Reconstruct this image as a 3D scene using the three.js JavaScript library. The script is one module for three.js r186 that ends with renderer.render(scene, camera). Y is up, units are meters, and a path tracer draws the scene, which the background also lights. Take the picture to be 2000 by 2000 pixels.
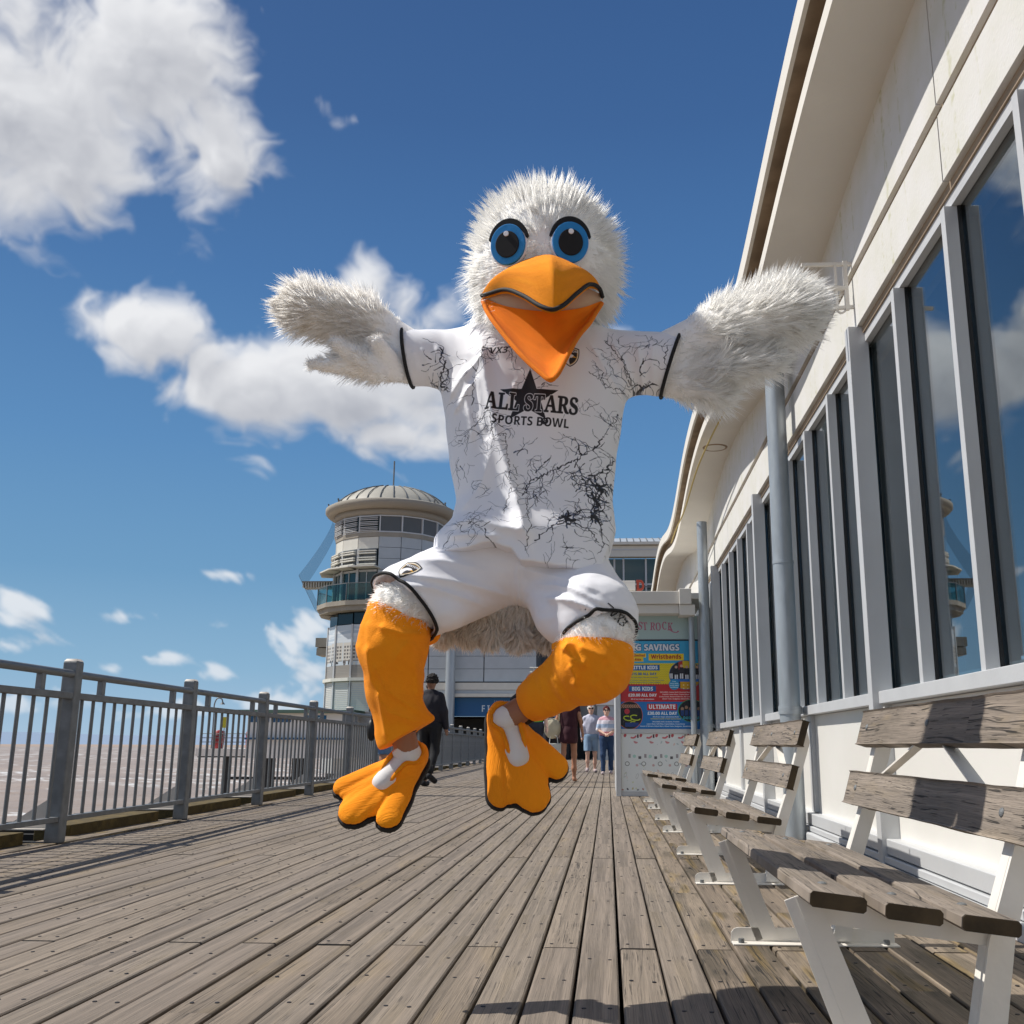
import * as THREE from 'three';
import { mergeGeometries } from 'three/addons/utils/BufferGeometryUtils.js';
import { RoundedBoxGeometry } from 'three/addons/geometries/RoundedBoxGeometry.js';

// ---------------------------------------------------------------- camera, sky, sun, exposure
const scene = new THREE.Scene();
const EYE = new THREE.Vector3(0, 0.66, 0);
const camera = new THREE.PerspectiveCamera(53.826, 1, 0.05, 60000);
camera.position.copy(EYE);
camera.rotation.set(0.227581, 0.050026, 0.0036, 'YXZ');
camera.setViewOffset(2000, 2000, -88, 0, 2000, 2000);
camera.updateMatrixWorld(true);

const renderer = new THREE.WebGLRenderer({ antialias: true });
renderer.toneMapping = THREE.LinearToneMapping;
renderer.toneMappingExposure = 1.2;
renderer.shadowMap.enabled = true;

// seeded numbers and value noise
function rng(seed) { let a = seed >>> 0; return () => { a = (a + 0x6D2B79F5) | 0; let t = Math.imul(a ^ (a >>> 15), 1 | a); t = (t + Math.imul(t ^ (t >>> 7), 61 | t)) ^ t; return ((t ^ (t >>> 14)) >>> 0) / 4294967296; }; }
const HT = new Float32Array(4096); { const r = rng(77); for (let i = 0; i < 4096; i++) HT[i] = r(); }
const hash3 = (x, y, z) => HT[(Math.imul(x, 73856093) ^ Math.imul(y, 19349663) ^ Math.imul(z, 83492791)) & 4095];
function vnoise(x, y, z) {
  const i = Math.floor(x), j = Math.floor(y), k = Math.floor(z); let u = x - i, v = y - j, w = z - k;
  u = u * u * (3 - 2 * u); v = v * v * (3 - 2 * v); w = w * w * (3 - 2 * w);
  const a = hash3(i, j, k), b = hash3(i + 1, j, k), c = hash3(i, j + 1, k), d = hash3(i + 1, j + 1, k);
  const e = hash3(i, j, k + 1), f = hash3(i + 1, j, k + 1), g = hash3(i, j + 1, k + 1), h = hash3(i + 1, j + 1, k + 1);
  const p = a + (b - a) * u, q = c + (d - c) * u, r = e + (f - e) * u, s = g + (h - g) * u;
  const m = p + (q - p) * v, n = r + (s - r) * v; return m + (n - m) * w;
}
function fbm(x, y, z, o = 4) { let s = 0, a = 0.5, t = 0; for (let i = 0; i < o; i++) { s += a * vnoise(x, y, z); t += a; a *= 0.5; x = x * 2.03 + 7.1; y = y * 2.03 + 3.7; z = z * 2.03 + 5.3; } return s / t; }
const clamp = (x, a = 0, b = 1) => Math.min(b, Math.max(a, x));
const sstep = (a, b, x) => { const t = clamp((x - a) / (b - a)); return t * t * (3 - 2 * t); };
const lerp = (a, b, t) => a + (b - a) * t;

const SUN = new THREE.Vector3(-0.604, 0.797, -0.03).normalize();
{ // sky: blue air and broken fair-weather cloud, computed as a panorama
  const W = 4096, H = 2048, data = new Float32Array(W * H * 4), D = 180 / Math.PI;
  // clouds: azimuth (degrees right of the pier's axis), elevation, half sizes, weight
  const C = [[-34, 30.5, 7.5, 5.2, 1], [-27.5, 34, 5, 4, 1], [-24.4, 31.2, 3.4, 4.6, .95], [-29, 28.6, 4.5, 2.6, .8], [-22.6, 34.5, 1.6, 1.5, .7], [-17.9, 34.2, .8, 1.1, .50], [-16.9, 33.4, 1.1, .6, .46],
    [-25.2, 21.2, 4.2, 2, .95], [-21, 18.4, 4.6, 3, 1], [-16.5, 20.2, 4, 3.2, 1], [-14.8, 24.6, 1.7, 2.3, .68], [-11.5, 20.6, 3.4, 4.2, .95], [-12, 17, 4, 1.5, .8], [-19, 15.2, 3, 1.2, .65], [-5, 21.5, 4.5, 3, .8], [1, 22.6, 1.7, 1.8, .72], [-28.5, 21.6, 1.6, .7, .6],
    [-30.6, 6.7, 1.5, .75, .9], [-31, 4.8, 1.9, .55, .85], [-33, 6, 2, .8, .8], [-21.3, 8.9, 1.5, .42, .72], [-26.4, 6.4, 1.3, .45, .74], [-21.2, 6.4, 1.1, .5, .8], [-24, 4.2, 1, .4, .8], [-26.1, 3.9, .9, .35, .7], [-17, 5.8, 1.3, 1.1, .85], [-16, 3.6, 1.6, .9, .9], [-18, 2.2, 2.4, .6, .9], [-21.4, 3.6, .9, .5, .7], [-24, 1.7, 3, .5, .8], [-30, 2, 3, .5, .7],
    [4, 3, 3, .8, .6], [10, 6, 3, 1, .6]];
  const r = rng(5);
  for (let i = 0; i < 120; i++) { const az = -180 + 360 * r(), el = 4 + 62 * r() * r() + 3 * r(), s = 1.5 + el * 0.14; if (az < -44 || az > 34) C.push([az, el, s * (1.2 + r()), s * (.55 + .4 * r()), .95]); }
  const air = [[0, .33, .46, .59], [4, .215, .375, .53], [9, .135, .285, .465], [16, .092, .222, .425], [25, .059, .155, .345], [34, .042, .109, .265], [42, .034, .09, .23], [90, .023, .06, .165]];
  const dens = (az, el) => {
    let m = 0;
    for (const c of C) { let dx = az - c[0]; if (dx > 180) dx -= 360; else if (dx < -180) dx += 360; dx *= Math.cos(el / D) / Math.max(.2, Math.cos(c[1] / D)); dx /= c[2]; const dy = (el - c[1]) / c[3], q = dx * dx + dy * dy; if (q < 6) m = Math.max(m, c[4] * Math.exp(-q * .75)) + .12 * c[4] * Math.exp(-q); }
    return m;
  };
  const GW = 1024, GH = 512, grid = new Float32Array(GW * GH);       // smooth cloud masks, sampled coarsely
  for (let j = GH / 2 - 4; j < GH; j++) for (let i = 0; i < GW; i++) grid[j * GW + i] = dens((i + .5) / GW * 360 - 180, (j + .5) / GH * 180 - 90);
  const mask = (az, el) => { const x = (az + 180) / 360 * GW - .5, y = clamp((el + 90) / 180 * GH - .5, 0, GH - 2), i = Math.floor(x), j = Math.floor(y), u = x - i, v = y - j, a = (i + GW) % GW, b = (i + 1 + GW) % GW; return lerp(lerp(grid[j * GW + a], grid[j * GW + b], u), lerp(grid[j * GW + GW + a], grid[j * GW + GW + b], u), v); };
  const thick = (az, el, oct) => { // how much cloud stands in a direction; below 0 there is none
    const k = mask(az, el); if (k < .14) return -1;
    const s = .17 + .3 * clamp((16 - el) / 13), wx = (fbm(az * .3, el * .36, 3.1, 3) - .5) * 1.7, wy = (fbm(az * .3, el * .36, 9.4, 3) - .5) * 1.1;
    return k * 1.0 + (fbm(az * s * 1.6 + wx, el * s * 2.1 + wy, 1.7, oct) - .5) * (1.5 + .75 * clamp((15 - el) / 9)) - .45;
  };
  for (let j = 0; j < H; j++) {
    const el = (j + .5) / H * 180 - 90, e = Math.max(el, 0); let k = 0; while (k < air.length - 2 && e > air[k + 1][0]) k++;
    const t = clamp((e - air[k][0]) / (air[k + 1][0] - air[k][0])), base = [1, 2, 3].map((c) => lerp(air[k][c], air[k + 1][c], t));
    if (el < -1) base.splice(0, 3, .10, .085, .07);
    for (let i = 0; i < W; i++) {
      const az = (i + .5) / W * 360 - 180, o = (j * W + i) * 4; let R = base[0], G = base[1], B = base[2];
      const mu = Math.sin(Math.max(el, 0) / D) * SUN.y + Math.cos(el / D) * Math.cos((az + 90) / D) * Math.hypot(SUN.x, SUN.z), glow = .06 * Math.pow(Math.max(mu, 0), 24) + .02 * Math.pow(Math.max(mu, 0), 4);
      R += glow * 1.1; G += glow; B += glow * .9;
      if (el > -.6 && mask(az, el) > .14) {
        const v = thick(az, el, 7), d = sstep(-.04, .5, v);
        if (d > 0) {
          const v1 = thick(az - .55, el + .7, 5), v2 = thick(az - 1.5, el + 2, 3), lit = clamp(.66 + .62 * (v - Math.max(v1, -.3)) + .42 * (v - Math.max(v2, -.4)) - .30 * sstep(.25, .85, v) + .12 * (1 - d)), far = clamp((12 - el) / 11) * .72, a = Math.pow(d, .8) * .97;
          let r0 = lerp(.33, .72, lit), g0 = lerp(.345, .725, lit), b0 = lerp(.39, .74, lit); r0 = lerp(r0, .44, far); g0 = lerp(g0, .54, far); b0 = lerp(b0, .64, far);
          R = lerp(R, r0, a); G = lerp(G, g0, a); B = lerp(B, b0, a);
        }
      }
      data[o] = R; data[o + 1] = G; data[o + 2] = B; data[o + 3] = 1;
    }
  }
  // the panorama's columns start at +x-behind; turn them so that azimuth 0 is -z
  const turned = new Float32Array(W * H * 4);
  for (let j = 0; j < H; j++) for (let i = 0; i < W; i++) {
    const u = (i + .5) / W, ang = (u - .5) * 2 * Math.PI;             // three: u = atan2(z, x) / 2pi + 0.5
    let az = Math.atan2(Math.cos(ang), -Math.sin(ang)) * D, q = Math.floor((az + 180) / 360 * W); q = (q + W) % W;
    const s = (j * W + q) * 4, o = (j * W + i) * 4; turned[o] = data[s]; turned[o + 1] = data[s + 1]; turned[o + 2] = data[s + 2]; turned[o + 3] = 1;
  }
  const sky = new THREE.DataTexture(turned, W, H, THREE.RGBAFormat, THREE.FloatType);
  sky.mapping = THREE.EquirectangularReflectionMapping; sky.magFilter = THREE.LinearFilter; sky.minFilter = THREE.LinearFilter; sky.needsUpdate = true;
  scene.background = sky; scene.environment = sky;
}
const sun = new THREE.DirectionalLight(new THREE.Color(1, .955, .88), 4.2);
sun.position.copy(SUN).multiplyScalar(60); sun.castShadow = true; sun.shadow.mapSize.set(4096, 4096);
Object.assign(sun.shadow.camera, { left: -40, right: 40, top: 40, bottom: -40, near: 1, far: 160 });
scene.add(sun, sun.target);

// ---------------------------------------------------------------- helpers
const taken = new Map();
function numbered(n) { const k = taken.get(n) ?? 0; taken.set(n, k + 1); return k ? `${n}_${String(k).padStart(3, '0')}` : n; }
function tag(o, label, category, group, kind) { if (label) o.userData.label = label; if (category) o.userData.category = category; if (group) o.userData.group = group; if (kind) o.userData.kind = kind; return o; }
function thing(name, label, category, pos = [0, 0, 0], turn = 0, group) { const o = new THREE.Group(); o.name = numbered(name); o.position.set(...pos); o.rotation.y = turn; scene.add(o); return tag(o, label, category, group); }
function struct(name, geo, m) { const o = geo ? part(name, geo, m, scene) : new THREE.Group(); o.name = numbered(name); if (!geo) scene.add(o); o.userData.kind = 'structure'; return o; }
function copyOf(src, label, pos, turn, group) { const c = src.clone(); c.name = numbered(src.name.replace(/_\d{3}$/, '')); scene.add(c); if (pos) c.position.set(...pos); if (turn !== undefined) c.rotation.y = turn; tag(c, label, null, group); return c; }
function flat(g) { let h = g.index ? g.toNonIndexed() : g; for (const k of Object.keys(h.attributes)) if (!['position', 'normal', 'uv'].includes(k)) h.deleteAttribute(k); if (!h.attributes.uv) h.setAttribute('uv', new THREE.BufferAttribute(new Float32Array(h.attributes.position.count * 2), 2)); h.morphAttributes = {}; h.clearGroups?.(); return h; }
function join(list) { return list.length === 1 ? list[0] : mergeGeometries(list.map(flat)); }
function part(name, geo, m, parent) { const o = new THREE.Mesh(Array.isArray(geo) ? join(geo) : geo, m); o.name = parent === scene ? numbered(name) : name; o.castShadow = o.receiveShadow = true; parent.add(o); return o; }
// boxes by their two corners, uv in metres on every face
function boxUV(g) { const p = g.attributes.position, n = g.attributes.normal, uv = new Float32Array(p.count * 2); for (let i = 0; i < p.count; i++) { const ax = Math.abs(n.getX(i)), ay = Math.abs(n.getY(i)), az = Math.abs(n.getZ(i)), x = p.getX(i), y = p.getY(i), z = p.getZ(i); if (ay >= ax && ay >= az) { uv[2 * i] = x; uv[2 * i + 1] = z; } else if (ax >= az) { uv[2 * i] = z; uv[2 * i + 1] = y; } else { uv[2 * i] = x; uv[2 * i + 1] = y; } } g.setAttribute('uv', new THREE.BufferAttribute(uv, 2)); return g; }
function bx(x0, x1, y0, y1, z0, z1, r = 0) { const w = Math.abs(x1 - x0), h = Math.abs(y1 - y0), d = Math.abs(z1 - z0); const g = r ? new RoundedBoxGeometry(w, h, d, 1, Math.min(r, w / 2.01, h / 2.01, d / 2.01)) : new THREE.BoxGeometry(w, h, d).toNonIndexed(); g.translate((x0 + x1) / 2, (y0 + y1) / 2, (z0 + z1) / 2); return boxUV(g); }
const V = (x, y, z) => new THREE.Vector3(x, y, z);
function bar(a, b, w, h = w, r = 0) { // a bar of w by h from a to b
  const A = V(...a), B = V(...b), L = A.distanceTo(B), g = r ? new RoundedBoxGeometry(w, h, L, 1, r) : new THREE.BoxGeometry(w, h, L).toNonIndexed(); boxUV(g);
  const o = new THREE.Object3D(); o.position.copy(A).add(B).multiplyScalar(.5); if (Math.abs(B.clone().sub(A).normalize().y) > .99) o.up.set(0, 0, 1); o.lookAt(B); o.updateMatrix(); return g.applyMatrix4(o.matrix);
}
function rod(a, b, r, n = 10, r2 = r) { const A = V(...a), B = V(...b), g = new THREE.CylinderGeometry(r2, r, A.distanceTo(B), n).toNonIndexed(); g.applyQuaternion(new THREE.Quaternion().setFromUnitVectors(V(0, 1, 0), B.clone().sub(A).normalize())); g.translate((a[0] + b[0]) / 2, (a[1] + b[1]) / 2, (a[2] + b[2]) / 2); return g; }
function tube(pts, r, n = 64, k = 6, closed = false) { return new THREE.TubeGeometry(new THREE.CatmullRomCurve3(pts.map((p) => Array.isArray(p) ? V(...p) : p), closed, 'centripetal'), n, r, k, closed); }
function lathe(pts, n = 32, a0 = 0, a1 = Math.PI * 2) { return new THREE.LatheGeometry(pts.map((p) => new THREE.Vector2(...p)), n, a0, a1); }
function sweepZ(sec, zs, yf) { // a closed cross-section [x, y] carried along z, lifted by yf(z)
  const pos = [], n = sec.length, P = (i, z) => [sec[i][0], sec[i][1] + yf(z), z];
  for (let k = 0; k + 1 < zs.length; k++) for (let i = 0; i < n; i++) { const a = P(i, zs[k]), b = P((i + 1) % n, zs[k]), c = P((i + 1) % n, zs[k + 1]), d = P(i, zs[k + 1]); pos.push(...a, ...b, ...c, ...a, ...c, ...d); }
  for (const z of [zs[0], zs[zs.length - 1]]) { const sh = THREE.ShapeUtils.triangulateShape(sec.map((s) => new THREE.Vector2(...s)), []); for (const t of sh) for (const i of t) pos.push(...P(i, z)); }
  const g = new THREE.BufferGeometry(); g.setAttribute('position', new THREE.Float32BufferAttribute(pos, 3)); g.computeVertexNormals(); return boxUV(g);
}
function extrude(shapePts, depth, bevel = 0) { const s = shapePts instanceof THREE.Shape ? shapePts : new THREE.Shape(shapePts.map((p) => new THREE.Vector2(...p))); return new THREE.ExtrudeGeometry(s, { depth, bevelEnabled: bevel > 0, bevelSize: bevel, bevelThickness: bevel, bevelSegments: 2, curveSegments: 18 }); }
// a sheet from a grid of points f(u, v), with uv
function sheet(f, nu, nv) { const pos = [], uv = [], idx = []; for (let j = 0; j <= nv; j++) for (let i = 0; i <= nu; i++) { const p = f(i / nu, j / nv); pos.push(p.x, p.y, p.z); uv.push(i / nu, j / nv); } for (let j = 0; j < nv; j++) for (let i = 0; i < nu; i++) { const a = j * (nu + 1) + i, b = a + 1, c = a + nu + 1, d = c + 1; idx.push(a, b, d, a, d, c); } const g = new THREE.BufferGeometry(); g.setAttribute('position', new THREE.Float32BufferAttribute(pos, 3)); g.setAttribute('uv', new THREE.Float32BufferAttribute(uv, 2)); g.setIndex(idx); g.computeVertexNormals(); return g; }

// ---------------------------------------------------------------- solids from distance fields
const smin = (a, b, k) => { const h = Math.max(k - Math.abs(a - b), 0) / k; return Math.min(a, b) - h * h * k * .25; };
const smax = (a, b, k) => -smin(-a, -b, k);
function cap(a, b, ra, rb = ra) { // tapered capsule
  const ax = a[0], ay = a[1], az = a[2], bx_ = b[0] - ax, by = b[1] - ay, bz = b[2] - az, L = bx_ * bx_ + by * by + bz * bz || 1e-9;
  return (x, y, z) => { const px = x - ax, py = y - ay, pz = z - az, t = clamp((px * bx_ + py * by + pz * bz) / L), dx = px - bx_ * t, dy = py - by * t, dz = pz - bz * t; return Math.sqrt(dx * dx + dy * dy + dz * dz) - (ra + (rb - ra) * t); };
}
function ell(c, r) { const m = Math.min(...r); return (x, y, z) => { const px = (x - c[0]) / r[0], py = (y - c[1]) / r[1], pz = (z - c[2]) / r[2], k0 = Math.sqrt(px * px + py * py + pz * pz), gx = px / r[0], gy = py / r[1], gz = pz / r[2], k1 = Math.sqrt(gx * gx + gy * gy + gz * gz); return k1 > 1e-6 ? k0 * (k0 - 1) / k1 : -m; }; }
function blend(list, k) { return (x, y, z) => { let d = list[0](x, y, z); for (let i = 1; i < list.length; i++) d = smin(d, list[i](x, y, z), k); return d; }; }
function plane(p, n) { const v = V(...n).normalize(); return (x, y, z) => (x - p[0]) * v.x + (y - p[1]) * v.y + (z - p[2]) * v.z; } // positive on the side n points to
function cutBy(f, g, k = .004) { return (x, y, z) => smax(f(x, y, z), g(x, y, z), k); }
function nets(f, lo, hi, s, uvOf) { // surface nets; smooth normals from the field
  const nx = Math.ceil((hi[0] - lo[0]) / s) + 1, ny = Math.ceil((hi[1] - lo[1]) / s) + 1, nz = Math.ceil((hi[2] - lo[2]) / s) + 1, v = new Float32Array(nx * ny * nz);
  for (let k = 0, q = 0; k < nz; k++) for (let j = 0; j < ny; j++) for (let i = 0; i < nx; i++, q++) v[q] = f(lo[0] + i * s, lo[1] + j * s, lo[2] + k * s);
  const id = new Int32Array(nx * ny * nz).fill(-1), pos = [], idx = [], sx = 1, sy = nx, sz = nx * ny;
  const E = [[0, sx], [sy, sx + sy], [sz, sx + sz], [sy + sz, sx + sy + sz], [0, sy], [sx, sx + sy], [sz, sy + sz], [sx + sz, sx + sy + sz], [0, sz], [sx, sx + sz], [sy, sy + sz], [sx + sy, sx + sy + sz]];
  const OF = (o) => { const k = o >= sz ? 1 : 0; o -= k * sz; const j = o >= sy ? 1 : 0; return [o - j * sy, j, k]; };
  const EO = E.map(([a, b]) => [a, b, OF(a), OF(b)]);
  for (let k = 0; k < nz - 1; k++) for (let j = 0; j < ny - 1; j++) for (let i = 0; i < nx - 1; i++) {
    const q = i + j * sy + k * sz; let n = 0, x = 0, y = 0, z = 0;
    for (const [a, b, A, B] of EO) { const va = v[q + a], vb = v[q + b]; if ((va < 0) !== (vb < 0)) { const t = va / (va - vb); x += A[0] + (B[0] - A[0]) * t; y += A[1] + (B[1] - A[1]) * t; z += A[2] + (B[2] - A[2]) * t; n++; } }
    if (n) { id[q] = pos.length / 3; pos.push(lo[0] + (i + x / n) * s, lo[1] + (j + y / n) * s, lo[2] + (k + z / n) * s); }
  }
  const quad = (a, b, c, d, flip) => { if (a < 0 || b < 0 || c < 0 || d < 0) return; if (flip) idx.push(a, c, b, a, d, c); else idx.push(a, b, c, a, c, d); };
  for (let k = 1; k < nz - 1; k++) for (let j = 1; j < ny - 1; j++) for (let i = 1; i < nx - 1; i++) {
    const q = i + j * sy + k * sz, in0 = v[q] < 0;
    if (in0 !== (v[q + sx] < 0)) quad(id[q - sy - sz], id[q - sz], id[q], id[q - sy], !in0);
    if (in0 !== (v[q + sy] < 0)) quad(id[q - sx - sz], id[q - sx], id[q], id[q - sz], !in0);
    if (in0 !== (v[q + sz] < 0)) quad(id[q - sx - sy], id[q - sy], id[q], id[q - sx], !in0);
  }
  const nor = new Float32Array(pos.length), e = s * .6;
  for (let i = 0; i < pos.length; i += 3) { const x = pos[i], y = pos[i + 1], z = pos[i + 2]; const a = f(x + e, y, z) - f(x - e, y, z), b = f(x, y + e, z) - f(x, y - e, z), c = f(x, y, z + e) - f(x, y, z - e), L = Math.hypot(a, b, c) || 1; nor[i] = a / L; nor[i + 1] = b / L; nor[i + 2] = c / L; }
  const g = new THREE.BufferGeometry(); g.setAttribute('position', new THREE.Float32BufferAttribute(pos, 3)); g.setAttribute('normal', new THREE.BufferAttribute(nor, 3));
  const uv = new Float32Array(pos.length / 3 * 2); for (let i = 0; i < pos.length / 3; i++) { const t = uvOf ? uvOf(pos[3 * i], pos[3 * i + 1], pos[3 * i + 2], nor[3 * i], nor[3 * i + 1], nor[3 * i + 2]) : [pos[3 * i] + pos[3 * i + 2] * .6, pos[3 * i + 1]]; uv[2 * i] = t[0]; uv[2 * i + 1] = t[1]; }
  g.setAttribute('uv', new THREE.BufferAttribute(uv, 2)); g.setIndex(idx); return g;
}
// the point at distance-plane z seen towards photo point (x, y), in metres: used to read sizes off the photograph
function at(px, py, z) { const d = V(px - 1088, 1000 - py, -1970).applyQuaternion(camera.quaternion); const t = z / d.z; return [EYE.x + d.x * t, EYE.y + d.y * t, z]; }
// where the field's surface is met going from the eye towards a photo point
function hit(f, px, py, off = 0, t0 = 1.8) { const d = V(px - 1088, 1000 - py, -1970).applyQuaternion(camera.quaternion).normalize(); let t = t0; for (let i = 0; i < 120; i++) { const s = f(EYE.x + d.x * t, EYE.y + d.y * t, EYE.z + d.z * t); if (s < .0008) break; t += Math.min(s * .7, .05); if (t > 5) break; } t -= off; return [EYE.x + d.x * t, EYE.y + d.y * t, EYE.z + d.z * t]; }

// ---------------------------------------------------------------- textures and materials
function dataTex(w, h, fn, srgb = true) { const d = new Uint8Array(w * h * 4); for (let j = 0; j < h; j++) for (let i = 0; i < w; i++) { const c = fn(i / w, j / h, i, j), o = (j * w + i) * 4; d[o] = clamp(c[0]) * 255; d[o + 1] = clamp(c[1]) * 255; d[o + 2] = clamp(c[2]) * 255; d[o + 3] = 255; } const t = new THREE.DataTexture(d, w, h); t.wrapS = t.wrapT = THREE.RepeatWrapping; t.magFilter = THREE.LinearFilter; t.minFilter = THREE.LinearMipmapLinearFilter; t.generateMipmaps = true; if (srgb) t.colorSpace = THREE.SRGBColorSpace; t.needsUpdate = true; return t; }
function rep(t, x, y) { const c = t.clone(); c.repeat.set(x, y); c.needsUpdate = true; return c; }
function paint(w, h, draw) { const c = document.createElement('canvas'); c.width = w; c.height = h; draw(c.getContext('2d'), w, h); const t = new THREE.CanvasTexture(c); t.colorSpace = THREE.SRGBColorSpace; t.magFilter = THREE.LinearFilter; t.anisotropy = 8; return t; }
const S = (o) => new THREE.MeshStandardMaterial({ roughness: .7, ...o });
const lin = (r, g, b) => new THREE.Color().setRGB(r, g, b);
const pnoise = (u, v, n, z = 0, o = 4) => { // noise that tiles over u, v in 0..1
  const a = u * n, b = v * n, f = (x, y) => fbm(x, y, z, o); const s = sstep(0, 1, u), t = sstep(0, 1, v); return lerp(lerp(f(a, b), f(a - n, b), s), lerp(f(a, b - n), f(a - n, b - n), s), t); };
// weathered timber: u across the board (0..1 = one board), v along it
function woodTex(seed, tone, crack, stain) {
  return [0, 1].map((bump) => dataTex(512, 2048, (u, v) => {
    const wv = (fbm(u * 1.1, v * 3.2, seed, 3) - .5) * .5, g = u * 7 + wv * 4, ring = fbm(g * 1.3, v * 2.2, seed + 4, 3), fine = fbm(u * 84 + wv * 26, v * 15, seed + 9, 3), pore = fbm(u * 150 + wv * 40, v * 48, seed + 13, 2);
    const zone = sstep(.38, .62, fbm(u * 2.2, v * 5, seed + 21, 3)), ck = fbm(u * 46 + wv * 30, v * 17, seed + 17, 2), c1 = sstep(.665, .74, ck) * (.25 + .75 * zone) * crack, c2 = sstep(.66, .76, pore) * (.3 + .7 * zone) * crack * .6;
    const long = 1 - sstep(0, .010, Math.abs(fbm(u * 3 + wv * 3, v * 1.1, seed + 27, 2) - .5)), c3 = long * sstep(.55, .66, fbm(u * 2, v * 3, seed + 29, 2)) * crack;
    const edge = 1 - .16 * (1 - sstep(0, .03, Math.min(u, 1 - u)));
    if (bump) { const b = .62 + (ring - .5) * .2 + (fine - .5) * .4 - c1 * .6 - c2 * .3 - c3 * .5; return [b, b, b]; }
    const st = stain * sstep(.46, .68, fbm(u * 1.5, v * 6, seed + 31, 4)), k = (.86 + (ring - .5) * .34 + (fine - .5) * .34) * edge * (1 - .62 * c1) * (1 - .34 * c2) * (1 - .6 * c3), y = sstep(.55, .7, fbm(u * 2, v * 5, seed + 40, 3)) * stain;
    return [tone[0] * k * (1 - .40 * st + .1 * y), tone[1] * k * (1 - .40 * st + .03 * y), tone[2] * k * (1 - .44 * st - .25 * y)];
  }, !bump));
}
const woodM = (seed, tone, crack, stain, b = .0022) => { const [m, n] = woodTex(seed, tone, crack, stain); return S({ map: m, bumpMap: n, bumpScale: b, roughness: .84 }); };
const M = {};
const grit = dataTex(512, 512, (u, v) => { const k = pnoise(u, v, 90, 1, 2) * .6 + pnoise(u, v, 14, 2, 3) * .4; return [k, k, k]; }, false);
const tint = (seed, c, amp, scale = 8) => dataTex(512, 512, (u, v) => { const k = 1 + (pnoise(u, v, scale, seed, 5) - .5) * amp; return [c[0] * k, c[1] * k, c[2] * k]; });
function paintM(seed, c, amp = .16, o = {}) { return S({ map: tint(seed, c, amp, o.scale ?? 6), roughness: o.rough ?? .55, metalness: o.metal ?? 0, bumpMap: grit, bumpScale: o.bump ?? .0006, ...(o.extra ?? {}) }); }
M.planks = [woodM(1.3, [.575, .525, .47], .5, .1), woodM(5.7, [.55, .50, .45], .35, .06), woodM(9.9, [.595, .54, .48], .65, .08), woodM(14.2, [.56, .505, .445], .65, .15)];
M.planksOld = [woodM(21.4, [.585, .525, .455], 1.0, .55), woodM(27.1, [.545, .485, .42], 1.0, .65)];
M.bench = [woodM(33.3, [.62, .57, .52], .95, .1, .003), woodM(38.6, [.575, .525, .475], .95, .25, .003)];
M.endGrain = paintM(3, [.27, .225, .16], 1.2, { scale: 20, rough: .95, bump: .004 });
M.moss = paintM(4, [.34, .285, .15], .9, { scale: 14, rough: .95, bump: .006 });
M.under = S({ color: lin(.02, .018, .015), roughness: 1 });
M.nail = S({ color: lin(.035, .032, .035), roughness: .6, metalness: .5 });
M.galv = paintM(6, [.46, .47, .475], .34, { scale: 22, rough: .5, metal: .35, bump: .0012 });
M.galvTop = paintM(7, [.80, .77, .73], .2, { rough: .6 });
M.white = paintM(8, [.90, .885, .86], .07, { scale: 4, rough: .42 });
M.whiteSteel = paintM(9, [.905, .885, .85], .1, { scale: 9, rough: .4, bump: .001 });
M.render = S({ map: dataTex(512, 512, (u, v) => { const k = 1 + (pnoise(u, v, 6, 10, 5) - .5) * .10 - .10 * sstep(.56, .8, pnoise(u, v * .999, 40, 12, 2) * .45 + .55 * fbm(u * 34, 3 + Math.sin(v * 6.283) * .25, 4, 2)); return [.815 * k, .81 * k, .79 * k * k]; }), roughness: .9, bumpMap: grit, bumpScale: .0018 });
M.soffit = paintM(11, [.85, .835, .805], .07, { scale: 3, rough: .8 });
M.tan = paintM(12, [.60, .53, .45], .4, { scale: 9, rough: .85 });
M.frame = paintM(13, [.775, .78, .785], .1, { scale: 5, rough: .42, metal: .08 });
M.frameDark = paintM(14, [.43, .455, .465], .1, { scale: 5, rough: .45 });
M.black = S({ color: lin(.008, .008, .009), roughness: .5 });
M.pipe = paintM(15, [.66, .685, .70], .22, { scale: 12, rough: .4, metal: .45 });
M.panel = S({ map: tint(16, [.91, .90, .875], .05, 4), roughness: .3 });
M.glass = new THREE.MeshPhysicalMaterial({ color: lin(.70, .80, .84), roughness: .008, transmission: 1, thickness: 0, ior: 2.3 });
M.glassGreen = new THREE.MeshPhysicalMaterial({ color: lin(.45, .66, .64), roughness: .02, transmission: 1, thickness: 0, ior: 1.5 });
M.glassDark = new THREE.MeshPhysicalMaterial({ color: lin(.012, .03, .038), roughness: .06, ior: 1.5 });
M.inside = S({ color: lin(.16, .15, .145), roughness: .9 });
M.insideBlue = S({ color: lin(.10, .17, .24), roughness: .8 });

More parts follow.
